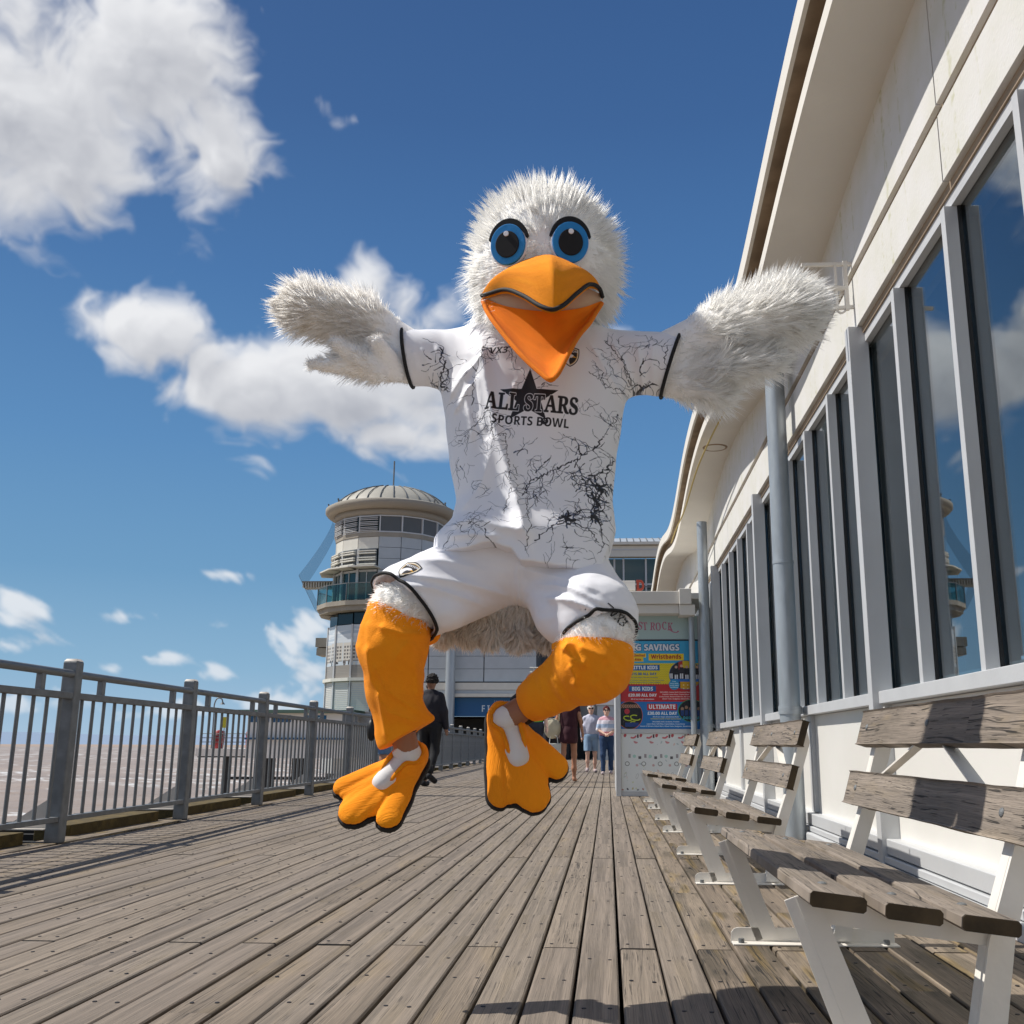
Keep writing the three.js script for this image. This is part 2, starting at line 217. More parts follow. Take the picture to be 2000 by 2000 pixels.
// ---------------------------------------------------------------- sea, far shore, boardwalk
{
  const N = 512, waves = dataTex(N, N, (u, v) => { const k = pnoise(u, v, 12, 3, 5) * .6 + pnoise(u, v, 44, 5, 3) * .4; return [k, k, k]; }, false);
  const murk = { roughness: .34, specularIntensity: .5, bumpMap: waves, bumpScale: .16 };
  const seaG = new THREE.PlaneGeometry(60000, 30000, 1, 1); seaG.rotateX(-Math.PI / 2); seaG.translate(0, -6.7, -13000);
  { const p = seaG.attributes.position, uv = seaG.attributes.uv; for (let i = 0; i < p.count; i++) uv.setXY(i, p.getX(i) / 14, p.getZ(i) / 30); }
  const sea = struct('sea', seaG, new THREE.MeshPhysicalMaterial({ color: lin(.40, .29, .205), roughness: .45, specularIntensity: .5 }));
  // wind chop near the pier, with a few breaking crests
  const NA = 420, NR = 420, pos = [], col = [], uvs = [], idx = [];
  for (let j = 0; j <= NR; j++) { const R = 9 * Math.pow(330, j / NR); for (let i = 0; i <= NA; i++) {
    const a = (-88 + 100 * i / NA) / 57.296, x = R * Math.sin(a), z = -R * Math.cos(a), q = fbm(x * .11 + 40, z * .2 + 9, 2, 2), w = Math.abs(fbm(x * .16 + q * 3, z * .38 + q * 2, 5, 4) - .5) * 2, h = (1 - w) * .8 + .5 * fbm(x * .05, z * .1, 8, 2), amp = .55 * sstep(2600, 300, R);
    pos.push(x, -6.75 + amp * h + .25 * sstep(300, 2600, R), z); uvs.push(x / 5, z / 9);
    const f = sstep(.88, .97, (1 - w)) * sstep(.54, .66, fbm(x * .06 + 3, z * .12, 14, 3)), k = .86 + .3 * (fbm(x * .03, z * .06, 21, 3) - .5) + .22 * (h - .7); col.push(lerp(.385 * k, .78, f), lerp(.283 * k, .75, f), lerp(.203 * k, .70, f));
    if (i < NA && j < NR) { const b0 = j * (NA + 1) + i; idx.push(b0, b0 + NA + 1, b0 + 1, b0 + 1, b0 + NA + 1, b0 + NA + 2); } } }
  const cg = new THREE.BufferGeometry(); cg.setAttribute('position', new THREE.Float32BufferAttribute(pos, 3)); cg.setAttribute('uv', new THREE.Float32BufferAttribute(uvs, 2)); cg.setAttribute('color', new THREE.Float32BufferAttribute(col, 3)); cg.setIndex(idx); cg.computeVertexNormals();
  part('chop', cg, new THREE.MeshPhysicalMaterial({ vertexColors: true, ...murk }), sea);
  const pts = []; for (let i = 0; i <= 60; i++) { const a = -62 + i * 1.45, h = 70 + 170 * fbm(i * .16, 3, 1, 3) * sstep(60, 30, i) + 20 * fbm(i * .7, 9, 2, 2); pts.push([a, h]); }
  const hp = (k, up) => { const [a, h] = pts[k], D = 17000 + (up ? 900 : 0); return V(D * Math.sin(a / 57.3), up ? h - 12 : -12, -D * Math.cos(a / 57.3)); };
  struct('hills', sheet((u, v) => { const i = u * 60, k = Math.min(59, Math.floor(i)), f = i - k; return hp(k, v > .5).lerp(hp(k + 1, v > .5), f); }, 60, 1), S({ color: lin(.235, .315, .43), roughness: 1 }));
}
const railX = (z) => -3.77 - .0312 * (-z - 7.02);
{
  const deck = struct('boardwalk'); const r = rng(11), W = .0596, L = 5.486;
  const sec = [[-W, -.045], [W, -.045], [W, -.004], [W - .005, 0], [-W + .005, 0], [-W, -.004]];
  const geos = Array.from({ length: 8 }, (_, k) => { const g = sweepZ(sec, [0, -L], () => 0), p = g.attributes.position, n = g.attributes.normal, uv = g.attributes.uv, o = k * .37 + r(), fl = k % 2 ? -1 : 1; for (let i = 0; i < p.count; i++) uv.setXY(i, Math.abs(n.getY(i)) > .5 ? .5 + fl * p.getX(i) / (2 * W) : .03 + p.getY(i), p.getZ(i) / 2.6 + o); return g; });
  const far = new Map(), nails = [], m4 = new THREE.Matrix4();
  for (let k = -46; k <= 10; k++) {
    const x = .030 + .1288 * (k + .5), odd = (k & 1);
    for (let z = odd ? 4.6 : 1.87; z > -50; z -= 5.5) {
      const zm = z - 2.7; if (x < railX(zm) - .02) continue;
      const old = k >= 2, mats = old ? M.planksOld : M.planks, mi = Math.floor(r() * mats.length * .999), g = geos[Math.floor(r() * 8)];
      const y = (r() - .5) * .003, tz = (r() - .5) * .01, tx = (r() - .5) * .0006;
      if (z > -20) { const o = part('plank', g, mats[mi], deck); o.position.set(x, y, z); o.rotation.set(tx, (r() - .5) * .0008, tz); }
      else { const h = g.clone(); h.translate(x, y, z); if (!far.has(mats[mi])) far.set(mats[mi], []); far.get(mats[mi]).push(h); }
      if (zm > -17) for (let q = z - .06; q > z - L; q -= .62) for (const dx of [-.033, .033]) nails.push([x + dx + (r() - .5) * .008, y + .0006, q + (r() - .5) * .03]);
    }
  }
  for (const [m, list] of far) tag(part('plank_run', list, m, deck), null, null, null, 'stuff');
  const ng = new THREE.CylinderGeometry(.0062, .0062, .0022, 8), ni = new THREE.InstancedMesh(ng, M.nail, nails.length); nails.forEach((p, i) => ni.setMatrixAt(i, m4.makeTranslation(...p))); ni.name = 'nail'; tag(ni, null, null, null, 'stuff'); deck.add(ni);
  const joists = []; for (let z = 1.6; z > -50; z -= .62) joists.push(bx(-5.6, 1.5, -.25, -.052, z - .05, z + .05)); part('joist', joists, M.under, deck);
  part('underside', bx(-5.6, 1.6, -.75, -.7, 2, -50), M.under, deck);
  // edge boards and mossy kerb timbers along the seaward side
  for (let k = 0; k < 20; k++) {
    const za = -2.5 - 2.24 * k, zb = za - 2.24, xa = railX(za), xb = railX(zb); if (k > 19) break;
    const q = (x0, x1, y0, y1, z0, z1) => { const g = bx(x0, x1, y0, y1, 0, z0 - z1, .008); g.applyMatrix4(new THREE.Matrix4().makeRotationY(.0312)); g.translate(railX(z1) + 3.77 - 3.77, 0, z1); return g; };
    part('edge_board', q(-.17, .045, -.06, .006, za - .01, zb + .01), M.planksOld[k % 2], deck);
    if (k < 15) part('kerb_timber', q(-.40, -.13, -.03, .085, za - .52, zb + .12), M.moss, deck);
  }
}
// ---------------------------------------------------------------- railing
{
  const t = thing('railing', 'long grey galvanised railing with vertical bars along the seaward edge of the boardwalk', 'railing', [-3.551, 0, 0], .0312);
  const H = 1.24, post = [bx(-.052, .052, 0, H - .012, -.052, .052, .012)], postG = join(post);
  const capG = (() => { const g = new THREE.CylinderGeometry(.05, .068, .016, 4).toNonIndexed(); g.rotateY(Math.PI / 4); g.translate(0, H - .004, 0); return g; })();
  const brG = join([bx(-.42, -.05, .088, .098, -.06, .06, .003), extrude([[-.36, .098], [-.05, .098], [-.05, .3]], .012)]), bolt = rod([-.3, .098, .02], [-.3, .118, .02], .016, 8);
  const P = 2.24, rail = rod([.02, 1.137, -.05], [.02, 1.137, -P + .05], .027, 12), mid = bx(-.02, .045, .965, 1.01, -.02, -P + .02, .004), low = bx(-.02, .04, .142, .176, -.02, -P + .02, .004);
  const strut = bx(-.006, .036, 1.005, 1.118, -.028, .028, .004), pk = rod([.012, .17, 0], [.012, .97, 0], .0135, 8);
  for (let k = 0; k < 20; k++) {
    const z = -2.54 - P * k; const p = part('post', postG, M.galv, t); p.position.z = z; part('post_cap', capG, M.galvTop, p);
    const b = part('bracket', brG, M.galvTop, p); part('bolt', bolt, M.galv, p);
    for (const [n, g] of [['top_rail', rail], ['middle_rail', mid], ['bottom_rail', low]]) { const o = part(n, g, M.galv, t); o.position.z = z; }
    for (const f of [.19, .80]) { const o = part('strut', strut, M.galv, t); o.position.z = z - P * f; }
    const zs = Array.from({ length: 12 }, (_, i) => z - .155 - i * (P - .31) / 11);
    if (k < 9) for (const q of zs) { const o = part('bar', pk, M.galv, t); o.position.z = q; }
    else { const list = zs.map((q) => { const g = pk.clone(); g.translate(0, 0, q); return g; }); tag(part('bar_run', list, M.galv, t), null, null, null, 'stuff'); }
  }
}
// ---------------------------------------------------------------- pavilion on the right
{
  const t = thing('pavilion', 'long white seaside pavilion with tall windows and a wavy overhanging roof beside the benches', 'building');
  const X = 1.5, Z0 = 3, Z1 = -24, zs = []; for (let z = Z0; z >= Z1 - .01; z -= .25) zs.push(z);
  const sof = (z) => { const c = Math.cos(2 * Math.PI * (z + 3.9) / 8); return 3.99 + .24 * (1 - Math.pow((1 - c) / 2, 1.25) * 2) * .5 + .12 * c * .4; };
  part('soffit', sweepZ([[1.105, 0], [1.56, 0], [1.56, .10], [1.105, .10]], zs, sof), M.soffit, t);
  part('drip_seal', sweepZ([[1.145, .101], [1.17, .101], [1.17, .235], [1.145, .235]], zs, sof), M.tan, t);
  part('seal_gap', sweepZ([[1.118, .101], [1.144, .101], [1.144, .118], [1.118, .118]], zs, sof), M.black, t);
  part('gutter', sweepZ([[1.056, .225], [1.17, .236], [1.17, .27], [1.056, .27]], zs, sof), M.tan, t);
  part('fascia', sweepZ([[1.03, .21], [1.055, .21], [1.055, .36], [1.03, .36]], zs, sof), M.soffit, t);
  part('roof', sweepZ([[1.056, .30], [9.6, .30], [9.6, .36], [1.056, .36]], zs, sof), M.soffit, t);
  // rendered upper wall in slabs, with a groove between two courses
  const bays = [2.4, -1.7, -5.8, -9.9, -14.0, -18.1, -22.2];
  for (let z = 4.1 - .0; z > -24; z -= 4.1) {
    const a = z - .006, b = Math.max(z - 4.094, Z1); if (b >= a) continue;
    part('wall_slab', bx(X, X + .12, 3.10, 3.42, a, b), M.render, t);
    const zz = []; for (let q = a; q > b; q -= .25) zz.push(q); zz.push(b);
    const pos = []; // upper slab follows the soffit
    part('wall_slab', sweepTop(zz, X, X + .12, 3.485, (q) => sof(q) + .02), M.render, t);
  }
  function sweepTop(zz, x0, x1, y0, yf) { const p = []; const Q = (a, b, c, d) => p.push(...a, ...b, ...c, ...a, ...c, ...d); for (let i = 0; i + 1 < zz.length; i++) { const a = zz[i], b = zz[i + 1]; Q([x0, y0, a], [x0, yf(a), a], [x0, yf(b), b], [x0, y0, b]); Q([x1, y0, b], [x1, yf(b), b], [x1, yf(a), a], [x1, y0, a]); Q([x0, y0, a], [x0, y0, b], [x1, y0, b], [x1, y0, a]); } const e0 = zz[0], e1 = zz[zz.length - 1]; Q([x0, y0, e0], [x1, y0, e0], [x1, yf(e0), e0], [x0, yf(e0), e0]); Q([x1, y0, e1], [x0, y0, e1], [x0, yf(e1), e1], [x1, yf(e1), e1]); const g = new THREE.BufferGeometry(); g.setAttribute('position', new THREE.Float32BufferAttribute(p, 3)); g.computeVertexNormals(); return boxUV(g); }
  part('wall_groove', bx(X + .028, X + .13, 3.3, 3.6, Z0, Z1), M.tan, t);
  part('window_head', [bx(X + .03, X + .12, 3.055, 3.10, Z0, Z1), bx(X + .125, X + .2, 2.96, 3.11, Z0, Z1)], M.tan, t);
  part('head_rail', bx(X + .04, X + .08, 3.0, 3.054, Z0, Z1), M.frame, t);
  part('sill', bx(X - .02, X + .08, .888, .955, Z0, Z1, .004), M.frame, t);
  // fins, gaskets, panes
  const fin = bx(X + .005, X + .065, .956, 3.0, -.026, .026, .003), gas = bx(X + .066, X + .081, .956, 3.0, -.03, .03), back = bx(X + .10, X + .15, .956, 3.0, -.02, .02), thick = join([bx(X - .055, X + .06, .02, 3.098, -.045, .045, .004)]), strip = bx(X - .03, X + .06, .02, 3.098, .046, .075);
  const pane = bx(X + .082, X + .088, .93, 3.03, -.409, .409);
  for (let i = 0, z = 2.4; z > -23.5; i++, z = 2.4 - i * .82) {
    const k = i % 5 === 0;
    const f = part('mullion', fin, M.frame, t); f.position.z = z; part('gasket', gas, M.black, f); part('inner_frame', back, M.frameDark, f);
    if (k) { const p = part('pillar', thick, M.frame, t); p.position.z = z + .075; const s = part('cover_strip', strip, M.tan, p); s.position.z = -.125; }
    const g = part('pane', pane, M.glass, t); g.position.z = z - .41;
  }
  part('inner_frame', [bx(X + .1, X + .15, .956, .99, Z0, Z1), bx(X + .1, X + .15, 2.95, 2.995, Z0, Z1)], M.frameDark, t);
  // white panels under the sill and stepped plinth
  for (let i = 0, z = 2.4; z > -23.5; i++, z = 2.4 - i * 2.05) {
    part('base_panel', bx(X + .045, X + .07, .185, .885, z - .075, z - 2.03), M.panel, t);
    if (i % 2) part('panel_post', bx(X + .015, X + .09, .19, .887, z - .06, z + .06, .003), M.frame, t);
  }
  part('panel_gap', bx(X + .071, X + .1, .0, .9, Z0, Z1), M.black, t);
  part('plinth', [bx(X - .03, X + .09, .105, .185, Z0, Z1, .006), bx(X - .045, X + .09, .062, .099, Z0, Z1, .006), bx(X - .075, X + .05, -.02, .058, Z0, Z1, .012)], M.frame, t);
  // room behind the glass
  part('inner_floor', bx(X + .18, 9.5, -.02, .02, Z0, Z1), M.inside, t);
  part('ceiling', bx(X + .2, 9.5, 3.35, 3.42, Z0, Z1), M.inside, t);
  const bw = [bx(9.4, 9.5, 0, .9, Z0, Z1), bx(9.4, 9.5, 2.7, 3.4, Z0, Z1)]; for (let z = Z0; z > Z1; z -= 1.5) bw.push(bx(9.4, 9.5, .9, 2.7, z, z - (Math.round(z) % 2 ? .16 : .5))); part('back_wall', bw, M.insideBlue, t);
  part('end_wall', [bx(X + .1, 9.5, 0, 4.2, Z0, Z0 + .1), bx(X + .1, 9.5, 0, 4.2, Z1, Z1 - .1)], M.inside, t);
  const cols = []; for (let z = 1; z > -24; z -= 4.1) cols.push(rod([5.2, 0, z], [5.2, 3.4, z], .12, 12)); part('inner_column', cols, M.insideBlue, t);
  // downpipes in the valleys of the roof
  for (const [x, z, r, y1] of [[1.365, -7.78, .078, 3.9], [1.335, -13.9, .072, 3.72]]) {
    const p = part('downpipe', [rod([x, 0, z], [x, 2.05, z], r, 20), rod([x, 2.04, z], [x, y1, z], r * .985, 20), rod([x, 2.035, z], [x, 2.06, z], r * 1.05, 20)], M.pipe, t);
    part('pipe_bracket', [rod([x, .895, z], [x, .955, z], r * 1.1, 18), bx(x, X, .9, .95, z - r - .012, z - r + .01)], M.pipe, p);
  }
  for (const z of [-3.2, -11.7]) { const y = sof(z), g = new THREE.TorusGeometry(.135, .012, 8, 40); g.rotateX(Math.PI / 2); g.translate(1.31, y - .003, z); const o = part('soffit_light', g, M.tan, t); const d = new THREE.CylinderGeometry(.10, .12, .012, 32); d.translate(1.31, y - .004, z); part('light_cover', d, M.soffit, o); }
  const cord = part('rope', tube([[1.22, sof(-9.2) - .01, -9.2], [1.2, sof(-10.4) - .05, -10.4], [1.14, sof(-12.2) - .12, -12.2], [1.1, sof(-14) - .1, -14], [1.06, sof(-15.1) + .02, -15.1], [1.04, sof(-16) + .02, -16]], .011, 60, 6), S({ color: lin(.48, .37, .14), roughness: .9 }), t);
  // floodlight bracket
  const zb = -5.72; part('lamp_bracket', [bar([1.5, 3.52, zb], [1.2, 3.52, zb], .02), bar([1.5, 3.24, zb], [1.2, 3.22, zb], .02), bar([1.46, 3.22, zb], [1.46, 3.54, zb], .024), bar([1.40, 3.22, zb], [1.40, 3.53, zb], .016), rod([1.46, 3.36, zb], [1.30, 3.37, zb], .018, 8), tube([[1.40, 3.37, zb], [1.37, 3.28, zb], [1.42, 3.2, zb], [1.48, 3.25, zb]], .007, 20, 5)], M.soffit, t);
}
// ---------------------------------------------------------------- benches
{
  const t = thing('bench', 'nearest weathered timber bench on white steel frames, partly shaded by the jumper', 'bench', [0, 0, 0], 0, 'benches along the pavilion wall');
  const zN = -2.385, zF = -3.75, xa = -2.215, xb = -3.885, r = rng(3);
  const slab = (pts, z0, z1, seed) => { // a board whose section is pts (x, y), with worn edges
    const n = 14, zs = Array.from({ length: n + 1 }, (_, i) => lerp(z0, z1, i / n)); const g = sweepZ(pts, zs, () => 0), p = g.attributes.position, uv = g.attributes.uv, nn = g.attributes.normal, cx = pts.reduce((a, q) => a + q[0], 0) / pts.length, cy = pts.reduce((a, q) => a + q[1], 0) / pts.length;
    const ux = pts[1][0] - pts[0][0], uy = pts[1][1] - pts[0][1], L = Math.hypot(ux, uy);
    for (let i = 0; i < p.count; i++) { const x = p.getX(i), y = p.getY(i), z = p.getZ(i), a = ((x - cx) * ux + (y - cy) * uy) / L; uv.setXY(i, .5 + a / .13, z / 1.7 + seed); const w = (fbm(x * 30, y * 30 + seed * 9, z * 9, 3) - .5) * .006; p.setXYZ(i, x + (x - cx) / L * w, y + (y - cy) / L * w * 2, z + (nn.getZ(i) !== 0 ? (fbm(x * 60, y * 60, seed, 2) - .5) * .008 : 0)); }
    g.computeVertexNormals(); return g;
  };
  const board = (a, b, th) => { const dx = b[0] - a[0], dy = b[1] - a[1], L = Math.hypot(dx, dy), nx = -dy / L, ny = dx / L, c = .006, P = (s, h) => [a[0] + dx * s / L + nx * h, a[1] + dy * s / L + ny * h]; return [P(c, 0), P(L - c, 0), P(L, -c), P(L, -th + c), P(L - c, -th), P(c, -th), P(0, -th + c), P(0, -c)]; };
  const ends = (g, o) => g;
  [[[.413, .372], [.527, .358]], [[.563, .351], [.677, .337]], [[.713, .331], [.828, .318]]].forEach(([a, b], i) => {
    const o = part('seat_slat', slab(board(a, b, .031), xa + (i - 1) * .006, xb, i * .31), M.bench[i === 1 ? 1 : 0], t);
    const bd = board(a, b, .031), e = [xa + (i - 1) * .006, xb].map((z, j) => { const g = extrude(bd, .0016); g.translate(0, 0, z + (j ? -.0024 : .0044)); return part('slat_end', boxUV(flat(g)), M.endGrain, o); });
    for (const z of [zN, zF]) part('bolt', (() => { const g = new THREE.SphereGeometry(.012, 12, 6, 0, Math.PI * 2, 0, 1.2); g.scale(1, .5, 1); g.translate((a[0] + b[0]) / 2, (a[1] + b[1]) / 2 - .0015, z); return g; })(), M.galv, o);
  });
  for (const [a, b, dz, nm] of [[[.858, .462], [.892, .574], 0, 0], [[.916, .668], [.952, .788], .01, 1]]) {
    const o = part('back_slat', slab(board(b, a, -.032), xa + dz, xb + dz, .2 + nm * .4), M.bench[nm], t);
    const bd = board(b, a, -.032); [xa + dz, xb + dz].forEach((z, j) => { const g = extrude(bd, .0016); g.translate(0, 0, z + (j ? -.0024 : .0044)); part('slat_end', boxUV(flat(g)), M.endGrain, o); });
    for (const z of nm ? [zN + .05, (zN + zF) / 2, zF - .02] : [zN, zF]) part('bolt', (() => { const g = new THREE.SphereGeometry(.012, 12, 6, 0, Math.PI * 2, 0, 1.3); g.scale(1, .6, 1); g.rotateZ(Math.PI / 2 - .28); g.translate((a[0] + b[0]) / 2 + .001, (a[1] + b[1]) / 2, z); return g; })(), M.galv, o);
  }
  for (const z of [zN, zF]) {
    const w = .055, f = part('frame', [
      extrude([[.41, .338], [.462, .332], [.585, .012], [.528, .012]], .012), extrude([[.41, .338], [.86, .283], [.86, .236], [.44, .285]], .010)].map((g) => { g.translate(0, 0, z - .006); return g; }), M.whiteSteel, t);
    const up = part('upright', [extrude([[.762, .012], [.825, .012], [.872, .26], [.932, .43], [1.012, .68], [.99, .80], [.962, .70], [.886, .443], [.815, .25]], .012)].map((g) => { g.translate(0, 0, z - .006 + .014); return g; }).concat((() => { const g = extrude([[.762, .013], [.769, .013], [.822, .25], [.893, .442], [.969, .70], [.962, .70], [.886, .443], [.815, .25]], .045); g.translate(0, 0, z - .0385); return [g]; })()), M.whiteSteel, t);
    const leg = part('front_leg', [bar([.531, .015, z], [.412, .338, z], .006, .055)], M.whiteSteel, f);
    const ft = part('foot', [bx(.445, .975, .0, .05, z - .003, z + .003), bx(.42, .98, 0, .006, z - .002, z + .055, .002), (() => { const g = extrude([[.418, 0], [.445, 0], [.445, .05], [.43, .046], [.42, .034]], .006); g.translate(0, 0, z - .003); return g; })()], M.whiteSteel, t);
    part('bolt', [rod([.45, .006, z + .034], [.45, .02, z + .034], .011, 6), rod([.94, .006, z + .034], [.94, .02, z + .034], .011, 6)], M.galv, ft);
  }
  const zm = (zN + zF) / 2; for (const [z0, z1] of [[zN - .04, zm + .03], [zF + .04, zm - .03]]) part('brace', bar([.893, .50, z0], [.958, .70, z1], .034, .006), M.whiteSteel, t);
  copyOf(t, 'second weathered timber bench from the camera, with a crumbling middle seat slat end', [.006, 0, -2.915]);
  copyOf(t, 'third timber bench along the wall, between the second bench and the last one', [.006, 0, -5.955]);
  copyOf(t, 'farthest small timber bench, right in front of the kiosk with the price poster', [.006, 0, -8.985]);
}
// ---------------------------------------------------------------- kiosk with the price poster
{
  const z = -14.1, t = thing('kiosk', 'pale green sweet kiosk with a bright price poster, standing beyond the benches', 'kiosk', [0, 0, 0]);
  part('corner_post', [bx(.105, .175, 0, 2.43, z - .1, z + .05, .004)], M.frame, t); part('corner_post', bx(1.255, 1.31, 0, 2.43, z - .1, z + .03, .004), M.frame, t);
  part('body', bx(.11, 1.4, .0, 2.43, z - .1, z - 3.6), M.frame, t);
  part('bottom_rail', bx(.177, 1.254, .0, .058, z - .05, z + .012, .003), M.frame, t); part('middle_rail', bx(.177, 1.254, .822, .885, z - .05, z + .014, .003), M.frame, t);
  part('beam', [bx(.02, .985, 2.555, 2.73, z - .6, z + .32, .006), bx(.04, .985, 2.43, 2.553, z - .6, z + .27, .006)], M.soffit, t);
  part('beam_end', [bx(.987, 1.15, 2.545, 2.76, z - .6, z + .36, .006), bx(.987, 1.2, 2.40, 2.543, z - .6, z + .33, .006)], M.soffit, t);
  part('roof', bx(.03, 1.4, 2.70, 2.78, z - .2, z - 3.6), M.soffit, t);
  part('canopy_post', [rod([1.16, 0, z + .12], [1.16, 2.4, z + .12], .041, 16)], M.pipe, t);
  const signT = paint(1024, 360, (c, w, h) => { c.fillStyle = '#a9bfbd'; c.fillRect(0, 0, w, h); c.fillStyle = '#b4627e'; c.font = 'bold 168px serif'; const s = ['J', 'U', 'S', 'T', ' ', 'R', 'O', 'C', 'K']; let x = 118; const q = [0, 14, -6, 6, 0, 4, 12, -4, 8]; s.forEach((k, i) => { c.save(); c.translate(x, 215 + q[i]); c.rotate((i % 3 - 1) * .05); c.scale(.60, 1); c.fillText(k, 0, 0); c.restore(); x += k === ' ' ? 24 : c.measureText(k).width * .60 + 4; }); c.strokeStyle = '#b4627e'; c.lineWidth = 13; c.beginPath(); c.moveTo(x - 45, 205); c.bezierCurveTo(x - 10, 262, x + 55, 268, x + 74, 238); c.stroke(); c.beginPath(); c.arc(x + 66, 240, 11, 0, 7); c.fillStyle = '#b4627e'; c.fill(); });
  const pl = (x0, x1, y0, y1, zz) => sheet((u, v) => V(lerp(x0, x1, u), lerp(y0, y1, v), zz), 1, 1);
  part('sign_board', [bx(.177, 1.254, 2.1, 2.43, z - .06, z - .004)], M.frame, t); part('sign_print', pl(.18, 1.25, 2.105, 2.428, z - .001), S({ map: signT, roughness: .5 }), t);
  const poster = paint(1150, 1280, (c, w, h) => {
    const text = (s, x, y, px, col, o = {}) => { c.font = `${o.f ?? 'bold'} ${px}px sans-serif`; c.textAlign = o.a ?? 'center'; if (o.k) { c.lineWidth = o.k; c.strokeStyle = o.kc; c.lineJoin = 'round'; c.strokeText(s, x, y); } c.fillStyle = col; c.fillText(s, x, y); if (o.fat) { c.lineWidth = o.fat; c.strokeStyle = col; c.lineJoin = 'round'; c.strokeText(s, x, y); } };
    const box = (x, y, ww, hh, col) => { c.fillStyle = col; c.fillRect(x, y, ww, hh); };
    const small = (s, x, y, px, col) => text(s, x, y, px, col, {});
    box(0, 0, w, 330, '#3aa3cf'); box(0, 330, w, 300, '#e6cf1e'); box(0, 630, w, 260, '#bd2226'); box(0, 890, w, 390, '#1b72b8');
    c.strokeStyle = '#cdb718'; c.lineWidth = 9; for (let y = 350; y < 640; y += 26) { c.beginPath(); for (let x = 0; x < w; x += 36) { c.lineTo(x, y); c.lineTo(x + 18, y - 15); } c.stroke(); }
    text('BIG SAVINGS', 488, 142, 126, '#d9dde2', { k: 20, kc: '#16507f', fat: 6 });
    box(130, 185, 250, 60, '#efc91a'); box(190, 245, 150, 60, '#efc91a'); text('Unlimited', 255, 232, 46, '#b2261f', { fat: 2 }); text('Ride', 262, 292, 46, '#b2261f', { fat: 2 }); box(420, 190, 520, 100, '#efc91a'); text('Wristbands', 680, 263, 82, '#a51f1c', { fat: 3 });
    box(130, 352, 450, 84, '#17599c'); text('LITTLE KIDS', 355, 418, 70, '#e8ecef', { fat: 3 }); text('£15.00 ALL DAY', 345, 505, 52, '#17599c', { fat: 2 });
    small('with lower height rides and attractions', 345, 545, 22, '#275c8c'); small('INCLUDES: Carousel, Laser Maze, Soft Play, Crystal Maze', 345, 585, 22, '#275c8c'); small('Robot Wars, House of Mirrors, Junior Dodgems', 345, 615, 22, '#275c8c');
    box(120, 660, 400, 84, '#17599c'); text('BIG KIDS', 320, 728, 74, '#e8ecef', { fat: 3 }); text('£20.00 ALL DAY', 320, 815, 58, '#e8ecef', { fat: 2 }); small('All of our major attractions', 320, 862, 26, '#e8ecef');
    ['INCLUDES: Crystal Gold, Haunted House', 'Freefall, Laser Maze, Crystal Maze', 'Crazy Circus, House of Mirrors, 4D Cinema', 'Ghost Train, Dodgems, Sidewinder'].forEach((s, i) => small(s, 810, 760 + i * 32, 24, '#f0e4e0'));
    box(385, 920, 440, 92, '#c0232a'); text('ULTIMATE', 605, 992, 82, '#eceff2', { fat: 3 }); text('£30.00 ALL DAY', 605, 1078, 60, '#e8ecef', { fat: 2 }); small('All of our major attractions PLUS', 655, 1115, 24, '#e8ecef'); small('Unlimited rounds of Golf and Go-Karts', 655, 1143, 24, '#e3cf3a'); small('INCLUDES: Golf, Go-Karts, Freefall', 655, 1185, 24, '#e8ecef'); small('Laser Maze, Soft Play, Crystal Maze, Crazy Circus', 655, 1217, 24, '#e8ecef'); small('House of Mirrors, Robot Wars, Ghost Train, Dodgems, Sidewinder', 655, 1249, 24, '#e8ecef');
    const r = rng(8), disc = (x, y, rx, ry, rim, fn) => { c.save(); c.beginPath(); c.ellipse(x, y, rx, ry, 0, 0, 7); c.clip(); fn(); c.restore(); c.beginPath(); c.ellipse(x, y, rx, ry, 0, 0, 7); c.lineWidth = 7; c.strokeStyle = rim; c.stroke(); };
    disc(960, 500, 240, 210, '#2a63a0', () => { box(700, 280, 500, 500, '#25222b'); box(860, 280, 60, 140, '#b52f2c'); box(920, 280, 200, 120, '#d8b922'); for (let i = 0; i < 6; i++) { const x = 745 + i * 78, y = 430 + 18 * (i % 2); c.fillStyle = '#d3a78c'; c.beginPath(); c.arc(x, y - 62, 20, 0, 7); c.fill(); c.fillStyle = i % 2 ? '#1c1a20' : '#2c2730'; c.fillRect(x - 30, y - 40, 60, 90); c.fillStyle = '#d9dade'; c.fillRect(x - 24, y + 50, 20, 74); c.fillRect(x + 4, y + 50, 20, 74); } box(700, 560, 500, 40, '#2a6fc0'); box(880, 600, 300, 200, '#d8a01c'); for (let i = 0; i < 3; i++) { c.fillStyle = '#f1e6b0'; c.fillRect(920 + i * 60, 640, 16, 16); c.fillRect(920 + i * 60, 690, 16, 16); } });
    c.fillStyle = '#2a8fc0'; c.beginPath(); c.arc(790, 640, 78, 0, 7); c.fill(); ['Free', 'entry with', 'every adult', 'wristband'].forEach((s, i) => small(s, 790, 605 + i * 28, 24, '#d9edf2'));
    disc(130, 1085, 185, 200, '#d8663f', () => { box(-80, 860, 450, 450, '#120f16'); for (let i = 0; i < 16; i++) { c.strokeStyle = '#d8a07a'; c.lineWidth = 10; c.beginPath(); c.moveTo(i * 26 - 20, 930); c.lineTo(i * 26, 955); c.lineTo(i * 26 - 20, 980); c.stroke(); } c.fillStyle = '#c02f3c'; c.beginPath(); c.arc(90, 1030, 40, 0, 7); c.fill(); c.strokeStyle = '#b9c92a'; c.lineWidth = 16; for (const [x, y, q] of [[100, 1130, 60], [210, 1120, 70], [190, 1200, 50]]) { c.beginPath(); c.ellipse(x, y, q, q * .5, .2, 0, 5); c.stroke(); } box(60, 1190, 200, 60, '#1b3a7c'); });
